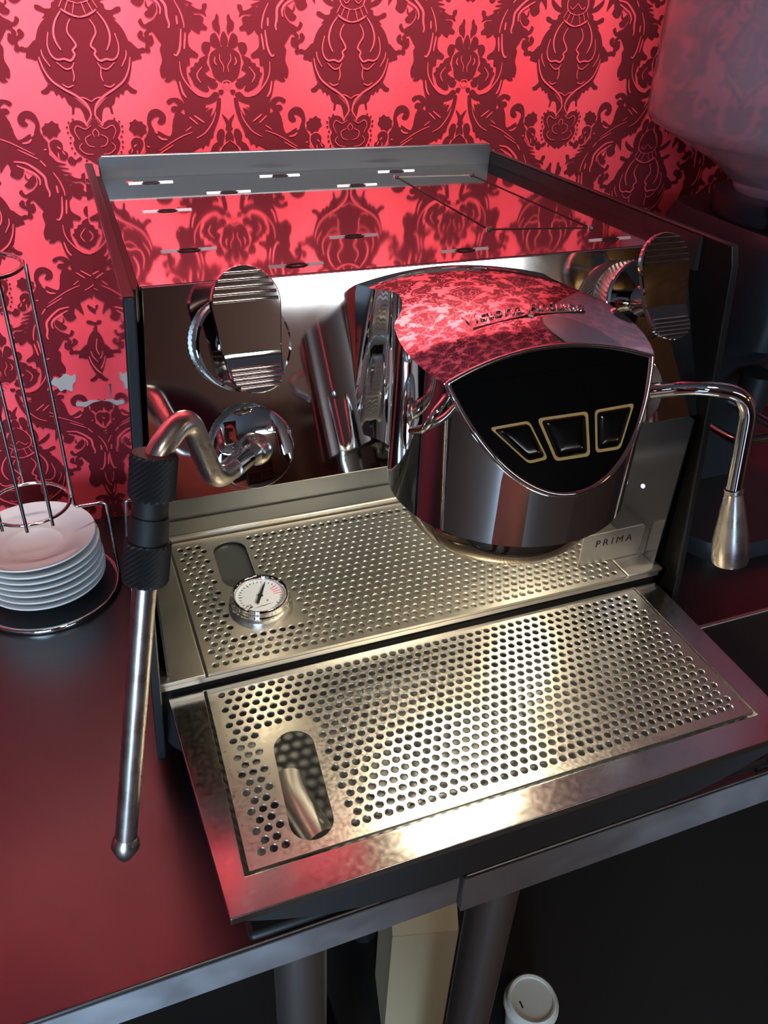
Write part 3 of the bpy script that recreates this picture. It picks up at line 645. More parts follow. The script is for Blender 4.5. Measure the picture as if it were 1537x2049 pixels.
# ---- paddle levers with knurled wheels
def lever(xc, tilt):
    L = empty('tmp'); bpy.data.objects.remove(L)
    base = pf(xc, -0.0365, 0.0)
    wh = knurled('steam_lever' if xc < X0 else 'water_lever', 0.0275, 0.0, 0.017, base, PNv, STEEL, EM, 110, 7, 0.00045)
    turned('wheel_cap', [(0.0265, 0.0165), (0.0278, 0.0172), (0.0276, 0.0185), (0.0262, 0.0196), (0.0, 0.0200)], base, PNv, CHROME, wh, 64)
    turned('lever_neck', [(0.011, 0.019), (0.009, 0.026), (0.0085, 0.043), (0.0, 0.043)], base, PNv, CHROME, wh, 28)
    # paddle outline in panel coordinates around its centre
    cx = xc - 0.0015 if xc < X0 else xc - 0.001
    ca, sa = math.cos(tilt), math.sin(tilt)
    def pfr(u, v, h):
        # bend: lower third kicks forward
        k = max(0.0, (-v - 0.012)) * 0.42
        return pf(cx + u * ca - v * sa, -0.0280 + u * sa + v * ca, h + 0.0455 + k)
    def outline(scale=1.0):
        P = []
        for i in range(25):
            a = math.pi * i / 24; P.append((0.0195 * math.cos(a), 0.0135 + 0.0205 * math.sin(a)))
        P += [(-0.0190, 0.004), (-0.0172, -0.012)]
        for i in range(13):
            a = math.pi + math.pi * i / 12; P.append((0.0155 * math.cos(a), -0.0245 + 0.0095 * math.sin(a)))
        P += [(0.0172, -0.012), (0.0190, 0.004)]
        return [(x * scale, y * (1 - (1 - scale) * 0.5)) for x, y in P]
    def hw_at(v):
        if v > 0.0135: return 0.0195 * math.sqrt(max(0.0, 1 - ((v - 0.0135) / 0.0205) ** 2))
        if v < -0.0215: return 0.0152 * math.sqrt(max(0.0, 1 - (min(1.0, (-0.0215 - v) / 0.0125)) ** 2.4))
        return lerp(0.0152, 0.0195, (v + 0.0215) / 0.035)
    vs = [0.0340 - 0.0205 * (1 - math.cos(math.pi / 2 * i / 12)) for i in range(13)] + [0.008, 0.002, -0.005, -0.0118, -0.0122, -0.0165] + [-0.0215 - 0.0125 * math.sin(math.pi / 2 * i / 10) for i in range(11)]
    bm = bmesh.new(); NXP = 8; F = []; R = []
    for v in vs:
        w_ = max(hw_at(v), 0.0008)
        F.append([bm.verts.new(pfr(w_ * 0.965 * (2 * k / NXP - 1), v * 0.985, 0.0)) for k in range(NXP + 1)])
        R.append([[bm.verts.new(pfr(w_ * s_ * f_, v * g_, h_)) for (f_, g_, h_) in ((1.0, 1.0, -0.0009), (1.0, 1.0, -0.0036), (0.93, 0.97, -0.0048))] for s_ in (-1, 1)])
    n = len(vs)
    for i in range(n - 1):
        for k in range(NXP): bm.faces.new((F[i][k], F[i][k + 1], F[i + 1][k + 1], F[i + 1][k]))
        for q, e in ((0, 0), (1, NXP)):
            c0 = [F[i][e]] + R[i][q]; c1 = [F[i + 1][e]] + R[i + 1][q]
            for k in range(3): bm.faces.new((c0[k], c0[k + 1], c1[k + 1], c1[k]))
        bm.faces.new((R[i][0][2], R[i][1][2], R[i + 1][1][2], R[i + 1][0][2]))
    for i in (0, n - 1):
        bm.faces.new(F[i] + [R[i][1][0], R[i][0][0]])
        for k in range(2): bm.faces.new((R[i][0][k], R[i][1][k], R[i][1][k + 1], R[i][0][k + 1]))
    bmo('paddle', bm, CHROME, wh, 28)
    def rib(v, hw):
        bm = bmesh.new(); A = []; B = []
        for k in range(8):
            t = math.pi * k / 7; A.append(bm.verts.new(pfr(-hw, v + 0.0010 * math.cos(t), -0.0002 + 0.0011 * math.sin(t)))); B.append(bm.verts.new(pfr(hw, v + 0.0010 * math.cos(t), -0.0002 + 0.0011 * math.sin(t))))
        for k in range(7): bm.faces.new((A[k], A[k + 1], B[k + 1], B[k]))
        bm.faces.new(A); bm.faces.new(B[::-1])
        bmo('grip_rib', bm, CHROME, wh, 60)
    for k in range(5):
        v = 0.0155 + 0.0037 * k; rib(v, 0.0195 * math.sqrt(max(0.05, 1 - ((v - 0.0135) / 0.0205) ** 2)) * 0.92)
    for k in range(5):
        v = -0.0205 - 0.0025 * k; rib(v, 0.0148 * math.sqrt(max(0.05, 1 - (max(0, -v - 0.0245) / 0.0095) ** 2)) * 0.92)
    return wh
lever(0.0690, 0.0)
lever(0.3445, 0.0)
# ---- flanges with ball joints
def flange(xc, name):
    base = pf(xc, -0.0985, 0.0)
    f = knurled(name, 0.0250, 0.0, 0.0085, base, PNv, STEEL, EM, 110, 5, 0.0004)
    turned('flange_cap', [(0.0246, 0.008), (0.0254, 0.0090), (0.0250, 0.0102), (0.0240, 0.0108), (0.0, 0.0110)], base, PNv, CHROME, f, 64)
    turned('ball_joint', [(0.0100, 0.0105)] + [(0.0098 * math.cos(a), 0.0165 + 0.0098 * math.sin(a)) for a in [math.radians(-30 + 120 * i / 14) for i in range(14)]] + [(0.0, 0.0263)], base, PNv, WANDSTEEL, f, 32, 60)
    return base
fb = flange(0.0680, 'steam_flange'); fw = flange(0.3435, 'water_flange')
# ---- steam wand
A0 = fb + PNv * 0.018
WP = [A0, A0 + (Vector((0.036, -0.050, 0.2945)) - A0) * 0.35, Vector((0.0345, -0.0515, 0.2925)), Vector((0.0215, -0.0640, 0.3410)), Vector((0.0035, -0.0800, 0.3300)), Vector((-0.0005, -0.0835, 0.3150))]
TIP = Vector((-0.0458, -0.1250, 0.1010)); S0 = WP[-1]; SD = (TIP - S0)
wand = tube('steam_wand', round_path(WP[:1] + WP[2:], 0.0125, 10), 0.0062, WANDSTEEL, EM, 20)
tube('wand_collar', [A0 + (WP[2] - A0) * 0.30, A0 + (WP[2] - A0) * 0.62], 0.0066, CHROME, wand, 20)
def alongS(t): return S0 + SD * t
ln = SD.length
def sleeve(name, t0, t1, r, knurl):
    if knurl: knurled(name, r, 0.0, ln * (t1 - t0), alongS(t0), SD, RUBBER, wand, 44, 16, 0.0005)
    else: turned(name, [(0, 0), (r, 0), (r, ln * (t1 - t0)), (0, ln * (t1 - t0))], alongS(t0), SD, RUBBER, wand, 28)
sleeve('grip_sleeve', -0.075, 0.025, 0.0108, True)
sleeve('grip_joint', 0.025, 0.065, 0.0086, False)
sleeve('grip_joint', 0.065, 0.125, 0.0096, False)
sleeve('grip_sleeve', 0.125, 0.225, 0.0110, True)
tube('wand_pipe', [alongS(0.22), alongS(0.945)], 0.0060, WANDSTEEL, wand, 22)
tt = ln * 0.07
turned('wand_tip', [(0.0060, 0), (0.0074, 0.003), (0.0078, tt * 0.45), (0.0058, tt * 0.72), (0.0040, tt * 0.95), (0.0, tt)], alongS(0.935), SD, WANDSTEEL, wand, 24, 60)
# ---- hot water wand
B0 = fw + PNv * 0.018
NZ0 = Vector((0.4035, -0.0580, 0.2200)); NZ1 = Vector((0.4095, -0.0700, 0.1610))
ww = tube('water_wand', round_path([B0, Vector((0.3700, -0.030, 0.2925)), Vector((0.4055, -0.0455, 0.2885)), Vector((0.4040, -0.0560, 0.2300)), NZ0], 0.026, 14), 0.0056, CHROME, EM, 20)
nd = NZ1 - NZ0; nl = nd.length
turned('nozzle', [(0.0, 0.0), (0.0066, 0.0), (0.0068, 0.0025), (0.0062, 0.0035), (0.0066, 0.005), (0.0092, nl * 0.30), (0.0122, nl * 0.62), (0.0132, nl * 0.74), (0.0133, nl * 0.95), (0.0126, nl * 0.99), (0.0112, nl), (0.0098, nl), (0.0090, nl * 0.9), (0.0, nl * 0.9)], NZ0, nd, WANDSTEEL, ww, 40, 30)

# ---- perforated sheet
def perforated(name, x0, x1, y0, y1, z, th, hx0, hx1, hy0, hy1, r, px, py, keep, cutouts, material, parent, quad=None):
    """sheet with round holes; quad(x, y) -> world xy for tapered trays"""
    bm = bmesh.new()
    N = 12
    Q = quad or (lambda x, y, zz: Vector((x, y, zz)))
    rows = int(round((hy1 - hy0) / py)); cols = int(round((hx1 - hx0) / px))
    def V(x, y, zz): return bm.verts.new(Q(x, y, zz))
    def quadf(a, b, c, d): bm.faces.new((V(*a), V(*b), V(*c), V(*d)))
    def flat(xa, xb, ya, yb):
        if xb - xa < 1e-6 or yb - ya < 1e-6: return
        quadf((xa, ya, z), (xb, ya, z), (xb, yb, z), (xa, yb, z))
    def cell(cx, cy):
        xa, xb, ya, yb = cx - px / 2, cx + px / 2, cy - py / 2, cy + py / 2
        # square perimeter points by angle
        out, mid, inn, low = [], [], [], []
        for k in range(N):
            a = 2 * math.pi * (k + 0.5) / N; c, s = math.cos(a), math.sin(a)
            t = min((px / 2) / max(abs(c), 1e-9), (py / 2) / max(abs(s), 1e-9))
            out.append(V(cx + c * t, cy + s * t, z)); mid.append(V(cx + c * r * 1.16, cy + s * r * 1.16, z))
            inn.append(V(cx + c * r, cy + s * r, z - th * 0.45)); low.append(V(cx + c * r, cy + s * r, z - th))
        cor = {}
        for (qx, qy, ang) in ((xb, yb, 45), (xa, yb, 135), (xa, ya, 225), (xb, ya, 315)): cor[ang] = V(qx, qy, z)
        for k in range(N):
            k2 = (k + 1) % N
            a0 = math.degrees(2 * math.pi * (k + 0.5) / N); a1 = a0 + 360 / N
            face = [out[k]]
            for ang, v in cor.items():
                if a0 < ang < a1: face.append(v)
            face += [out[k2], mid[k2], mid[k]]
            bm.faces.new(face)
            bm.faces.new((mid[k], mid[k2], inn[k2], inn[k])); bm.faces.new((inn[k], inn[k2], low[k2], low[k]))
    for j in range(rows + 1):
        cy = hy0 + py * j; off = px / 2 if j % 2 else 0.0
        ya, yb = cy - py / 2, cy + py / 2
        # intervals removed by cutouts
        cuts = sorted([c for c in (cut(ya, yb) for cut in cutouts) if c])
        cells = []
        for i in range(cols + 1):
            cx = hx0 + off + px * i
            if cx + px / 2 > x1 - 0.001: continue
            xa, xb = cx - px / 2, cx + px / 2
            if any(xb > c[0] and xa < c[1] for c in cuts): continue
            if not keep(cx, cy): continue
            cell(cx, cy); cells.append((xa, xb))
        solid = sorted(cells + cuts)
        x = x0
        for (a, b) in solid:
            if a > x: flat(x, a, ya, yb)
            x = max(x, b)
        flat(x, x1, ya, yb)
    flat(x0, x1, y0, hy0 - py / 2); flat(x0, x1, hy0 - py / 2 + py * (rows + 1), y1)
    # short skirt around the sheet
    for (a, b) in (((x0, y0), (x1, y0)), ((x1, y0), (x1, y1)), ((x1, y1), (x0, y1)), ((x0, y1), (x0, y0))):
        quadf((a[0], a[1], z), (b[0], b[1], z), (b[0], b[1], z - th * 2), (a[0], a[1], z - th * 2))
    bmesh.ops.remove_doubles(bm, verts=bm.verts, dist=1e-6)
    o = bmo(name, bm, material, parent, None, False)
    return o
def slot_plate(name, cx, cy, hw, hl, ang, xa, xb, ya, yb, z, th, material, parent, quad=None):
    """flat piece of sheet [xa..xb]x[ya..yb] with a round-ended slot"""
    Q = quad or (lambda x, y, zz: Vector((x, y, zz)))
    bm = bmesh.new(); pts = []
    for i in range(13): a = math.pi * i / 12; pts.append((hw * math.cos(a), hl + hw * math.sin(a)))
    for i in range(13): a = math.pi + math.pi * i / 12; pts.append((hw * math.cos(a), -hl + hw * math.sin(a)))
    ca, sa = math.cos(ang), math.sin(ang)
    P = [(cx + x * ca - y * sa, cy + x * sa + y * ca) for x, y in pts]
    def proj(p):
        dx, dy = p[0] - cx, p[1] - cy
        t = 1e9
        if dx > 1e-9: t = min(t, (xb - cx) / dx)
        if dx < -1e-9: t = min(t, (xa - cx) / dx)
        if dy > 1e-9: t = min(t, (yb - cy) / dy)
        if dy < -1e-9: t = min(t, (ya - cy) / dy)
        return (cx + dx * t, cy + dy * t)
    O = [proj(p) for p in P]; n = len(P)
    cor = [(xb, yb), (xa, yb), (xa, ya), (xb, ya)]
    angs = lambda p: math.atan2(p[1] - cy, p[0] - cx) % (2 * math.pi)
    vo = [bm.verts.new(Q(*p, z)) for p in O]; vi = [bm.verts.new(Q(*p, z)) for p in P]; vl = [bm.verts.new(Q(*p, z - th)) for p in P]
    vc = [(angs(c), bm.verts.new(Q(*c, z))) for c in cor]
    for i in range(n):
        j = (i + 1) % n; a0, a1 = angs(O[i]), angs(O[j])
        if a1 < a0: a1 += 2 * math.pi
        f = [vo[i]] + [v for (a, v) in vc if a0 < a < a1 or a0 < a + 2 * math.pi < a1] + [vo[j], vi[j], vi[i]]
        bm.faces.new(f); bm.faces.new((vi[i], vi[j], vl[j], vl[i]))
    bmesh.ops.remove_doubles(bm, verts=bm.verts, dist=1e-6)
    return bmo(name, bm, material, parent, None, False)

# ---- upper tray
Z1 = 0.112
ut = plate('upper_tray', [(-0.0095, -0.0100), (0.4040, -0.0100), (0.4040, 0.1730), (-0.0095, 0.1730)], lambda u, v, d: (u, v, d), 0.1045, 0.1085, STEEL, EM)
# surround of the grate: left, right, back margins
box('tray_margin', (-0.0125, -0.0105, 0.1086), (0.0235, 0.1490, Z1), STEEL, ut, 0.0008)
box('tray_margin', (0.3725, -0.0105, 0.1086), (0.4070, 0.1490, Z1), STEEL, ut, 0.0008)
box('tray_rear_rim', (-0.0060, 0.1495, 0.1086), (0.4060, 0.1733, 0.1175), STEEL, ut, 0.002)
sl = (0.0690, 0.0960)
cuts_u = [lambda ya, yb: (0.0545, 0.0856) if (yb > 0.072 and ya < 0.1445) else None,
          lambda ya, yb: (0.0536, 0.1014) if (yb > 0.024 and ya < 0.0690) else None]
perforated('upper_grate', 0.0255, 0.3705, -0.0105, 0.1475, Z1, 0.0012, 0.0320, 0.364, -0.0035, 0.1370, 0.0024, 0.0072, 0.00702, lambda x, y: True, cuts_u, STEEL, ut)
yA, yB = -0.0035 - 0.00351 + 0.00702 * 11, -0.0035 - 0.00351 + 0.00702 * 21
slot_plate('slot_surround', 0.0700, 0.1060, 0.0135, 0.0180, -0.03, 0.0545, 0.0856, yA, yB, Z1, 0.0012, STEEL, ut)
# sheet round the gauge hole
gx, gy, gr = 0.0776, 0.0490, 0.0215
def hole_sheet(name, xa, xb, ya, yb, cx, cy, r, z, m_, par):
    slot_plate(name, cx, cy, r, 0.0001, 0.0, xa, xb, ya, yb, z, 0.0012, m_, par)
yA2 = -0.0035 - 0.00351 + 0.00702 * 4
hole_sheet('gauge_surround', 0.0536, 0.1014, yA2, yA, gx, gy, gr, Z1, STEEL, ut)
box('slot_floor', (0.0500, 0.0740, 0.1086), (0.0900, 0.1460, 0.1092), SLATE, ut)
# pressure gauge standing in the tray
gn = Vector((0.0, -0.05, 1.0)).normalized(); go = Vector((gx, gy, 0.1085))
pg = turned('pressure_gauge', [(0.0205, -0.002), (0.0215, 0.004), (0.0225, 0.0065), (0.0235, 0.0085), (0.0222, 0.0105), (0.0215, 0.0125), (0.0218, 0.0150), (0.0205, 0.0165), (0.0192, 0.0158), (0.0190, 0.0120), (0.0, 0.0120)], go, gn, CHROME, EM, 60, 60)
gu = Vector((1, 0, 0)); gu = (gu - gn * gu.dot(gn)).normalized(); gv = gn.cross(gu)
def gf(u, v, h): return go + gu * u + gv * v + gn * h
turned('dial', [(0.0, 0.0128), (0.0188, 0.0128), (0.0188, 0.0121)], go, gn, DIALWHITE, pg, 48)
def gplate(name, pts, h0, h1, m_): plate(name, pts, gf, h0, h1, m_, pg)
na = math.radians(62)
def rotp(pts, a): return [(x * math.cos(a) - y * math.sin(a), x * math.sin(a) + y * math.cos(a)) for x, y in pts]
gplate('needle', rotp([(-0.0085, -0.0011), (-0.0015, -0.0011), (0.0, -0.0022), (0.0015, -0.0011), (0.0135, -0.0004), (0.0135, 0.0004), (0.0015, 0.0011), (0.0, 0.0022), (-0.0015, 0.0011), (-0.0085, 0.0011)], na), 0.0134, 0.0140, DIALBLACK)
for k in range(26):
    a = math.radians(225 - 270 * k / 25); rr = 0.0148; ln2 = 0.0016 if k % 5 else 0.0028
    m_ = DIALRED if k in (18, 19, 20, 21) else DIALBLACK
    if m_ is DIALRED: ln2 = 0.006
    gplate('dial_mark', rotp([(rr - ln2 + 0.0016, -0.00022), (rr + 0.0016, -0.00030), (rr + 0.0016, 0.00030), (rr - ln2 + 0.0016, 0.00022)], a), 0.0128, 0.0130, m_)
for (u, v) in ((-0.0035, -0.0080), (0.0040, -0.0065)): turned('dial_rivet', [(0, 0.0138), (0.0007, 0.0134), (0.0007, 0.0128)], gf(u, v, 0), gn, BRASS, pg, 10)
gplate('dial_mark', [(-0.0075, -0.0118), (-0.0005, -0.0108), (0.0, -0.0116), (0.0005, -0.0108), (0.0075, -0.0098), (0.0005, -0.0103), (0.0, -0.0110), (-0.0005, -0.0103)], 0.0128, 0.0130, DIALBLACK)
gplate('dial_mark', [(-0.0110, -0.0110), (-0.0085, -0.0105), (-0.0080, -0.0092), (-0.0105, -0.0097)], 0.0128, 0.0130, DIALBLACK)
tm = text_mesh('0.0', 0.0030, 0.0001)
for v in tm.vertices: v.co = gf(v.co.x - 0.0105, v.co.y - 0.0080, 0.0129 + v.co.z)
link('dial_lettering', tm, DIALBLACK, pg)
# lettering on the rear rim
npl = plate('name_plate', [(0.338, 0.1125), (0.3985, 0.1125), (0.3985, 0.1410), (0.3965, 0.1430), (0.338, 0.1430)], lambda u, v, d: (u, 0.0125 + d, v), 0.0, 0.0012, STEEL, ut, 0.0003)
tm = text_mesh('PRIMA', 0.0095, 0.0002, 0.0, 1.5)
for v in tm.vertices: v.co = Vector((0.3690 + v.co.x, 0.0123 - v.co.z, 0.1325 + v.co.y))
link('lettering', tm, DIALBLACK, ut)

# ---- base below the upper tray
bm = bmesh.new(); P = []
for i in range(9): a = math.pi + math.pi / 2 * i / 8; P.append((0.0325 + 0.044 * math.cos(a), 0.068 + 0.044 * math.sin(a)))
for i in range(9): a = 1.5 * math.pi + math.pi / 2 * i / 8; P.append((0.3770 + 0.044 * math.cos(a), 0.068 + 0.044 * math.sin(a)))
P += [(0.4030, 0.1040), (-0.0085, 0.1040)]
P = [(max(-0.0110, min(0.4050, x)), z) for x, z in P]
prism(bm, P, lambda u, v, d: (u, d, v), -0.0080, 0.165)
bs = bmo('base', bm, BLACK, EM); bevel(bs, 0.0015)
for (x, y) in ((0.05, 0.02), (0.36, 0.02), (0.05, 0.28), (0.34, 0.28)):
    turned('foot', [(0, 0.0), (0.016, 0.0), (0.018, 0.004), (0.017, 0.027), (0, 0.027)], (x, y, 0.0002), (0, 0, 1), RUBBER, EM, 24)

# ---- drip tray that slides out in front
Z2 = 0.100
dt = empty('tmp2'); bpy.data.objects.remove(dt)
OUT = [(0.0022, -0.1812), (0.3978, -0.1812), (0.4010, -0.0125), (-0.0035, -0.0125)]     # outer rim
INN = [(0.0150, -0.1592), (0.3790, -0.1600), (0.3790, -0.0135), (0.0205, -0.0135)]     # opening
def tray_frame():
    bm = bmesh.new()
    def pc(a, b, c, d, z0, z1):
        v = [bm.verts.new((*p, z0)) for p in (a, b, c, d)] + [bm.verts.new((*p, z1)) for p in (a, b, c, d)]
        for f in ((0, 3, 2, 1), (4, 5, 6, 7), (0, 1, 5, 4), (1, 2, 6, 5), (2, 3, 7, 6), (3, 0, 4, 7)): bm.faces.new([v[i] for i in f])
    zs = (Z2 - 0.006, Z2)
    # one ring with outer, inner walls
    o0 = [bm.verts.new((*p, zs[0])) for p in OUT]; o1 = [bm.verts.new((*p, zs[1])) for p in OUT]
    i0 = [bm.verts.new((*p, zs[0] - 0.004)) for p in INN]; i1 = [bm.verts.new((*p, zs[1])) for p in INN]
    for k in range(4):
        j = (k + 1) % 4
        bm.faces.new((o0[k], o0[j], o1[j], o1[k])); bm.faces.new((o1[k], o1[j], i1[j], i1[k])); bm.faces.new((i1[k], i1[j], i0[j], i0[k])); bm.faces.new((o0[k], o0[j], i0[j], i0[k]))
    return bm
dt = bmo('drip_tray', tray_frame(), FRAMESTEEL, EM); bevel(dt, 0.0016, 3)
# boat-shaped front
P = []
for i in range(17):
    t = i / 16; x = lerp(0.0045, 0.115, t); P.append((x, 0.0975 - 0.034 * math.sin(t * math.pi / 2) ** 0.8))
for i in range(17):
    t = 1 - i / 16; x = lerp(0.3955, 0.285, t); P.append((x, 0.0975 - 0.034 * math.sin(t * math.pi / 2) ** 0.8))
bm = bmesh.new(); prism(bm, P, lambda u, v, d: (u, d, v), -0.1808, -0.1770); o = bmo('tray_front', bm, SLATE, dt); bevel(o, 0.0008)
# pan below the grate
bm = bmesh.new()
PB = [(0.030, -0.150), (0.368, -0.150), (0.368, -0.016), (0.032, -0.016)]
a = [bm.verts.new((*p, 0.0900)) for p in INN]; b = [bm.verts.new((*p, 0.0680)) for p in PB]
for k in range(4): bm.faces.new((a[k], a[(k + 1) % 4], b[(k + 1) % 4], b[k]))
bm.faces.new(b); bmo('pan', bm, SLATE, dt)
hexa('tray_support', [(0.012, -0.176, 0.060), (0.388, -0.176, 0.060), (0.388, -0.013, 0.035), (0.012, -0.013, 0.035), (0.012, -0.176, 0.0665), (0.388, -0.176, 0.0665), (0.388, -0.013, 0.0675), (0.012, -0.013, 0.0675)], BLACK, dt, 0.003)
# the perforated grate: flat area plus rear edge bent down under the upper tray
def q2(x, y, z):
    t = (y + 0.159) / 0.146
    return Vector((x + lerp(-0.0035, 0.0012, min(t, 1.2)) * (1 - (x - 0.02) / 0.36), y, z))
cuts_l = [lambda ya, yb: (0.0486, 0.0813) if (yb > -0.1535 and ya < -0.0655) else None]
HY0 = -0.1478
perforated('drip_grate', 0.0215, 0.3768, -0.1575, -0.0140, Z2 + 0.0006, 0.0012, 0.0305, 0.3675, HY0, HY0 + 0.00701 * 18, 0.00245, 0.0071, 0.00701, lambda x, y: True, cuts_l, TRAYSTEEL, dt, q2)
ja = None
rows_cut = [HY0 + 0.00701 * j for j in range(19) if (HY0 + 0.00701 * j + 0.0035 > -0.1535 and HY0 + 0.00701 * j - 0.0035 < -0.0655)]
slot_plate('slot_surround', 0.0650, -0.1095, 0.0133, 0.0282, -0.07, 0.0486, 0.0813, rows_cut[0] - 0.003505, rows_cut[-1] + 0.003505, Z2 + 0.0006, 0.0012, TRAYSTEEL, dt, q2)
# rear bent strip of the grate
bm = bmesh.new()
def qb(x, y, z):
    # y runs 0..0.012 down the bend
    return Vector((x, -0.0140 + y * 0.45, Z2 + 0.0006 - y * 0.85))
strip_o = perforated('grate_rear_edge', 0.0230, 0.3768, 0.0, 0.0140, 0.0, 0.0010, 0.0342, 0.3675, 0.0035, 0.0106, 0.0024, 0.0071, 0.00701, lambda x, y: True, [], TRAYSTEEL, dt, lambda x, y, z: qb(x, y, z) + Vector((0, 0, 0)))
bm.free()
# steel tongue seen through the slot
tube('drain_pipe', round_path([(0.066, -0.140, 0.080), (0.058, -0.100, 0.0795), (0.060, -0.088, 0.078)], 0.02), 0.0105, STEEL, dt, 18)

# ---------------------------------------------------------------- saucers and their wire rack
RC = (-0.083, 0.266)
sp = [(0.0, 0.0), (0.020, 0.0), (0.021, 0.0012), (0.024, 0.0016), (0.036, 0.0045), (0.048, 0.0095), (0.0555, 0.0140), (0.0562, 0.0152), (0.0556, 0.0160), (0.0545, 0.0158), (0.046, 0.0118), (0.034, 0.0078), (0.0275, 0.0062), (0.0255, 0.0066), (0.0235, 0.0060), (0.0220, 0.0046), (0.0, 0.0042)]
ORD = ['lowest', 'second from the bottom', 'third from the bottom', 'fourth from the bottom', 'third from the top', 'second from the top', 'topmost']
for k in range(7):
    bm = bmesh.new(); lathe(bm, sp, seg=72); o = bmo('saucer', bm, PORCELAIN, None, 60)
    o.location = (RC[0] + random.uniform(-0.0012, 0.0012) - (0.003 if k == 6 else 0), RC[1] + random.uniform(-0.001, 0.001), 0.0060 + 0.0073 * k)
    tag(o, 'white porcelain saucer, %s in the stack' % ORD[k] if k != 6 else 'white porcelain saucer lying on top of the stack, its well in view', 'saucer', 'stacked saucers')
RK = empty('saucer_rack', (RC[0], RC[1], 0.0), 'chrome wire rack with upright rods around a stack of white saucers', 'rack')
def circ(r, z, n=48): return [(r * math.cos(2 * math.pi * k / n), r * math.sin(2 * math.pi * k / n), z) for k in range(n)]
def ring(name, r, z, rad):
    bm = bmesh.new(); lathe(bm, [(r + rad * math.cos(2 * math.pi * k / 10), z + rad * math.sin(2 * math.pi * k / 10)) for k in range(10)], seg=56, closed=True)
    return bmo(name, bm, CHROME, RK, 180)
ring('base_ring', 0.0655, 0.0030, 0.0028)
turned('base_plate', [(0.0, 0.0022), (0.064, 0.0022), (0.0648, 0.0034), (0.064, 0.0044), (0.0, 0.0044)], (0, 0, 0), (0, 0, 1), BLACK, RK, 56)
ring('lower_ring', 0.0355, 0.100, 0.0016)
ring('upper_ring', 0.0355, 0.317, 0.0018)
for a in (0, 96, -62, -96, 180, 230):
    c, s = math.cos(math.radians(a)), math.sin(math.radians(a))
    r = 0.0372
    if a in (0, 180):
        tube('rod', round_path([(r * c, r * s, 0.317), (r * c, r * s, 0.0885), ((r + 0.0285) * c, (r + 0.0285) * s, 0.0885), (0.0665 * c, 0.0665 * s, 0.0045)], 0.005, 5), 0.0016, CHROME, RK, 10)
    else:
        tube('rod', [(r * c, r * s, 0.317), (r * c, r * s, 0.094 if s < 0 else 0.10)], 0.0016, CHROME, RK, 10)

# ---------------------------------------------------------------- black mat
MT = empty('rubber_mat', (0, 0, 0), 'flat black mat with a steel edge strip right of the machine', 'mat')
box('mat_sheet', (0.4300, -0.1440, 0.0002), (0.95, 0.0060, 0.0030), MATBLACK, MT)
box('edge_strip', (0.4300, 0.0062, 0.0002), (0.95, 0.0105, 0.0042), STEEL, MT, 0.0006)

# ---------------------------------------------------------------- coffee grinder
GX, GY = 0.655, 0.205
GR = empty('coffee_grinder', (GX, GY, 0.0), 'black coffee grinder with a tall clear hopper right of the espresso machine', 'grinder')
hopper = [(0.056, 0.352), (0.060, 0.360), (0.0645, 0.362), (0.086, 0.378), (0.128, 0.398), (0.148, 0.408), (0.1520, 0.416), (0.1540, 0.70), (0.1520, 0.70), (0.1500, 0.417), (0.146, 0.410), (0.126, 0.400), (0.084, 0.3805), (0.0625, 0.3645), (0.057, 0.3635), (0.053, 0.352)]
turned('hopper', hopper, (0, 0, 0), (0, 0, 1), HOPPER, GR, 72, 50, True)
turned('hopper_lid', [(0, 0.701), (0.1545, 0.701), (0.156, 0.706), (0.154, 0.716), (0, 0.720)], (0, 0, 0), (0, 0, 1), BLACK, GR, 60)
turned('collar', [(0.0, 0.330), (0.072, 0.330), (0.074, 0.336), (0.072, 0.350), (0.062, 0.3515), (0.0, 0.3515)], (0, 0, 0), (0, 0, 1), EDGEBLACK, GR, 56)
bm = bmesh.new(); prev = None; rings = []
for (z, hx, yf, yb) in ((0.0, 0.095, -0.12, 0.12), (0.012, 0.098, -0.123, 0.123), (0.022, 0.095, -0.12, 0.12), (0.026, 0.078, 0.0, 0.11), (0.15, 0.074, 0.0, 0.105), (0.20, 0.076, -0.045, 0.105), (0.225, 0.080, -0.085, 0.105), (0.315, 0.082, -0.092, 0.105), (0.3295, 0.076, -0.086, 0.098)):
    r = []
    for i in range(40):
        a = 2 * math.pi * i / 40; c, s = math.cos(a), math.sin(a)
        e = 0.45
        ux = math.copysign(abs(c) ** e, c) * hx; uy = (yf + yb) / 2 + math.copysign(abs(s) ** e, s) * (yb - yf) / 2
        r.append(bm.verts.new((ux, uy, z)))
    rings.append(r)
for i in range(len(rings) - 1):
    for k in range(40): bm.faces.new((rings[i][k], rings[i][(k + 1) % 40], rings[i + 1][(k + 1) % 40], rings[i + 1][k]))
bm.faces.new(rings[0][::-1]); bm.faces.new(rings[-1]); bmo('body', bm, EDGEBLACK, GR, 45)
bm = bmesh.new(); lathe(bm, [(0.0, 0.0), (0.017, 0.0), (0.017, 0.030), (0.0, 0.034)], (-0.03, -0.055, 0.190), (0, 0, -1), 24); bmo('chute', bm, BLACK, GR, 40)
tube('portafilter_fork', round_path([(-0.062, 0.0, 0.125), (-0.062, -0.085, 0.130), (0.002, -0.085, 0.130), (0.002, 0.0, 0.125)], 0.015), 0.005, CHROME, GR, 12)
dial = turned('scale_dial', [(0, 0.0), (0.019, 0.0), (0.019, 0.014), (0.0, 0.014)], (-0.050, -0.058, 0.3295), (0, 0, 1), DIALBLACK, GR, 36)
turned('dial_cap', [(0.0, 0.014), (0.021, 0.014), (0.0222, 0.016), (0.0222, 0.028), (0.019, 0.031), (0.008, 0.0295), (0.0, 0.0293)], (-0.050, -0.058, 0.3295), (0, 0, 1), PORCELAIN, GR, 40)
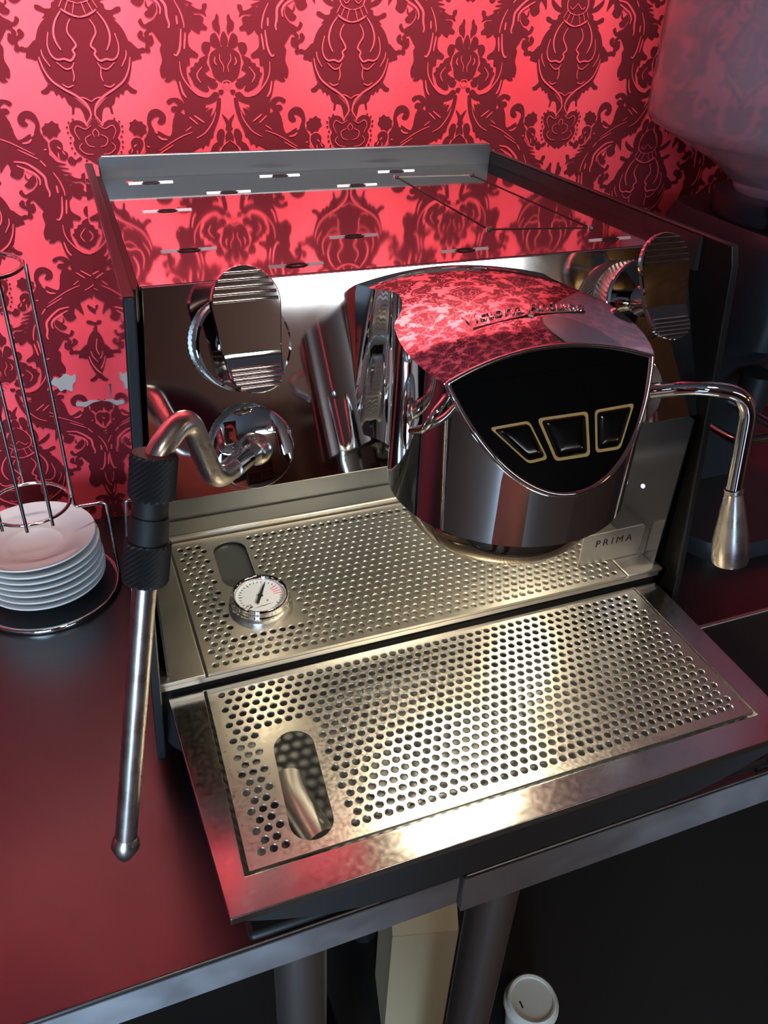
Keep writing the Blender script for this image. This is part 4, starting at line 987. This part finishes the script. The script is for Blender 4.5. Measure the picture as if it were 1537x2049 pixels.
for k in range(18):
    a = 2 * math.pi * k / 18; c, s = math.cos(a), math.sin(a)
    def df(u, v, d, c=c, s=s): return (-0.050 + c * (0.0189 + d) - s * u, -0.058 + s * (0.0189 + d) + c * u, 0.3295 + v)
    plate('dial_mark', [(-0.0005, 0.002), (0.0005, 0.002), (0.0005, 0.0075 if k % 3 else 0.010), (-0.0005, 0.0075 if k % 3 else 0.010)], df, 0.0, 0.0005, PORCELAIN, dial)

# ---------------------------------------------------------------- things under the counter
CT = empty('carton', (0.285, 0.119, -0.80), 'tall off-white card carton under the counter, slot in its top', 'box')
CT.rotation_euler.z = math.radians(-14)
bm = bmesh.new(); prism(bm, [(-0.043, -0.05), (0.043, -0.05), (0.043, 0.05), (-0.043, 0.05)], lambda u, v, d: (u, v, d), 0.0, 0.290)
o = bmo('carton_body', bm, CARD, CT)
plate('carton_gable', [(-0.05, 0.291), (0.05, 0.291), (0.012, 0.330), (-0.012, 0.330)], lambda u, v, d: (d, u, v), -0.043, 0.043, CARD, CT)
plate('handle_slot', [(-0.016, 0.0), (0.016, 0.0), (0.016, 0.004), (-0.016, 0.004)], lambda u, v, d: (u, -0.0308 + v * 0.7 - d * 0.8, 0.3135 + v * 0.7 + d * 0.6), -0.001, 0.0016, DARKSLOT, CT)
CP = empty('takeaway_cup', (0.433, 0.023, -0.80), 'white takeaway cup with a white lid under the counter', 'cup')
turned('cup_body', [(0, 0), (0.027, 0), (0.036, 0.088), (0.034, 0.088), (0.0, 0.084)], (0, 0, 0), (0, 0, 1), LID, CP, 40)
lid = turned('lid', [(0.0375, 0.083), (0.0395, 0.086), (0.0390, 0.091), (0.0365, 0.0935), (0.0350, 0.101), (0.0330, 0.1025), (0.0300, 0.1015), (0.0290, 0.0990), (0.0, 0.0985)], (0, 0, 0), (0, 0, 1), LID, CP, 44)
plate('sip_hole', [(-0.0195, -0.006), (-0.017, -0.006), (-0.017, 0.004), (-0.0195, 0.004)], lambda u, v, d: (u, v, d), 0.0984, 0.0990, DARKSLOT, lid)

# ---------------------------------------------------------------- the photographer, seen only as a reflection in the chrome
SKIN = mat('skin', (0.50, 0.27, 0.19), 0.0, 0.5)
SHIRT = mat('navy_cotton', (0.018, 0.018, 0.035), 0.0, 0.85)
SHORTS = mat('khaki_cotton', (0.46, 0.36, 0.29), 0.0, 0.85)
HAIR = mat('dark_hair', (0.02, 0.012, 0.008), 0.0, 0.6)
PX, PY = -0.06, -0.74
person = empty('person', (PX, PY, 0), 'person in dark shirt and khaki shorts photographing, reflected in the chrome', 'person')
def skinned(name, V, E, m_, sub=2):
    bm = bmesh.new(); ly = bm.verts.layers.skin.verify(); vs = []
    for i, (x, y, z, r) in enumerate(V):
        v = bm.verts.new((x, y, z)); rr = r if isinstance(r, tuple) else (r, r)
        v[ly].radius = rr; v[ly].use_root = (i == 0); vs.append(v)
    for a, b in E: bm.edges.new((vs[a], vs[b]))
    me = bpy.data.meshes.new(name); bm.to_mesh(me); bm.free()
    o = link(name, me, m_, person)
    sk = o.modifiers.new('skin', 'SKIN'); sk.use_smooth_shade = True; sk.branch_smoothing = 0.4
    ss = o.modifiers.new('sub', 'SUBSURF'); ss.levels = sub; ss.render_levels = sub
    return o
V = [(0, 0, 0.0, (0.15, 0.10)), (0, 0.0, 0.18, (0.135, 0.095)), (0, 0.0, 0.38, (0.15, 0.105)), (0, -0.01, 0.50, (0.09, 0.07)), (0, 0.0, 0.57, 0.052), (0, 0.02, 0.65, (0.066, 0.080)), (0, 0.01, 0.74, (0.078, 0.092)), (0, 0.0, 0.80, (0.055, 0.065)), (0, 0.115, 0.675, 0.013)]
E_ = [(0, 1), (1, 2), (2, 3), (3, 4), (4, 5), (5, 6), (6, 7), (5, 8)]
for s in (-1, 1):
    n = len(V)
    V += [(s * 0.175, -0.005, 0.49, 0.055), (s * 0.255, 0.05, 0.27, 0.043), (s * 0.115, 0.19, 0.405, 0.029), (s * 0.075, 0.245, 0.455, (0.034, 0.018))]
    E_ += [(3, n), (n, n + 1), (n + 1, n + 2), (n + 2, n + 3)]
    for k in range(4):
        h = 0.475 + 0.019 * k; q = len(V)
        V += [(s * 0.060, 0.272, h - 0.005, 0.009), (s * 0.046, 0.292, h + 0.005, 0.008), (s * 0.030, 0.286 - 0.002 * abs(k - 1), h + 0.008, 0.007)]
        E_ += [(n + 3, q), (q, q + 1), (q + 1, q + 2)]
    q = len(V)
    V += [(s * 0.055, 0.225, 0.485, 0.010), (s * 0.036, 0.235, 0.505, 0.009)]
    E_ += [(n + 3, q), (q, q + 1)]
    q = len(V)
    V += [(s * 0.088, 0, -0.08, 0.085), (s * 0.105, 0.02, -0.46, 0.054), (s * 0.108, -0.01, -0.62, 0.052), (s * 0.115, -0.015, -0.84, 0.036), (s * 0.13, 0.05, -0.89, (0.04, 0.025))]
    E_ += [(0, q), (q, q + 1), (q + 1, q + 2), (q + 2, q + 3), (q + 3, q + 4)]
skinned('body', V, E_, SKIN)
V = [(0, 0, 0.02, (0.175, 0.125)), (0, 0, 0.18, (0.16, 0.118)), (0, 0, 0.38, (0.172, 0.125)), (0, -0.01, 0.50, (0.11, 0.085))]
E_ = [(0, 1), (1, 2), (2, 3)]
for s in (-1, 1):
    n = len(V); V += [(s * 0.18, 0.0, 0.485, 0.072), (s * 0.228, 0.045, 0.345, 0.062)]; E_ += [(3, n), (n, n + 1)]
skinned('shirt', V, E_, SHIRT)
V = [(0, 0, 0.03, (0.170, 0.120)), (0, 0, -0.05, (0.165, 0.12))]; E_ = [(0, 1)]
for s in (-1, 1):
    n = len(V); V += [(s * 0.092, 0, -0.13, 0.102), (s * 0.108, 0.015, -0.42, 0.088)]; E_ += [(1, n), (n, n + 1)]
skinned('shorts', V, E_, SHORTS)
for s in (-1, 1): skinned('shoe', [(s * 0.118, -0.03, -0.875, (0.046, 0.04)), (s * 0.125, 0.05, -0.885, (0.048, 0.034)), (s * 0.132, 0.13, -0.893, (0.042, 0.026))], [(0, 1), (1, 2)], HAIR)
skinned('hair', [(0, -0.02, 0.735, (0.088, 0.095)), (0, -0.012, 0.80, (0.07, 0.08)), (0, -0.065, 0.68, (0.07, 0.045))], [(0, 1), (0, 2)], HAIR)
for s in (-1, 1):
    turned('eye', [(0, 0.006), (0.006, 0.004), (0.009, 0.0), (0, 0)], (s * 0.030, 0.098, 0.718), (0, 1, 0), PORCELAIN, person, 14)
    turned('pupil', [(0, 0.002), (0.0035, 0.0014), (0.004, 0)], (s * 0.030, 0.1035, 0.718), (0, 1, 0), HAIR, person, 12)
    turned('ear', [(0.004, 0), (0.022, 0.002), (0.024, 0.008), (0.016, 0.012), (0, 0.008)], (s * 0.080, -0.005, 0.700), (s, 0.3, 0), SKIN, person, 18)
plate('mouth', [(-0.022, 0.640), (0.0, 0.636), (0.022, 0.640), (0.010, 0.646), (0.0, 0.644), (-0.010, 0.646)], lambda u, v, d: (u, d, v), 0.085, 0.103, DIALRED, person)
ph = empty('phone', cam.location - FWD * 0.016 - UP * 0.045, 'black phone held up in both hands, reflected in the chrome', 'phone')
ph.rotation_euler = cam.matrix_world.to_euler()
box('phone_case', (-0.037, -0.077, -0.004), (0.037, 0.077, 0.004), BLACK, ph, 0.003)
box('phone_screen', (-0.034, -0.073, 0.0042), (0.034, 0.073, 0.0046), SCREEN, ph)
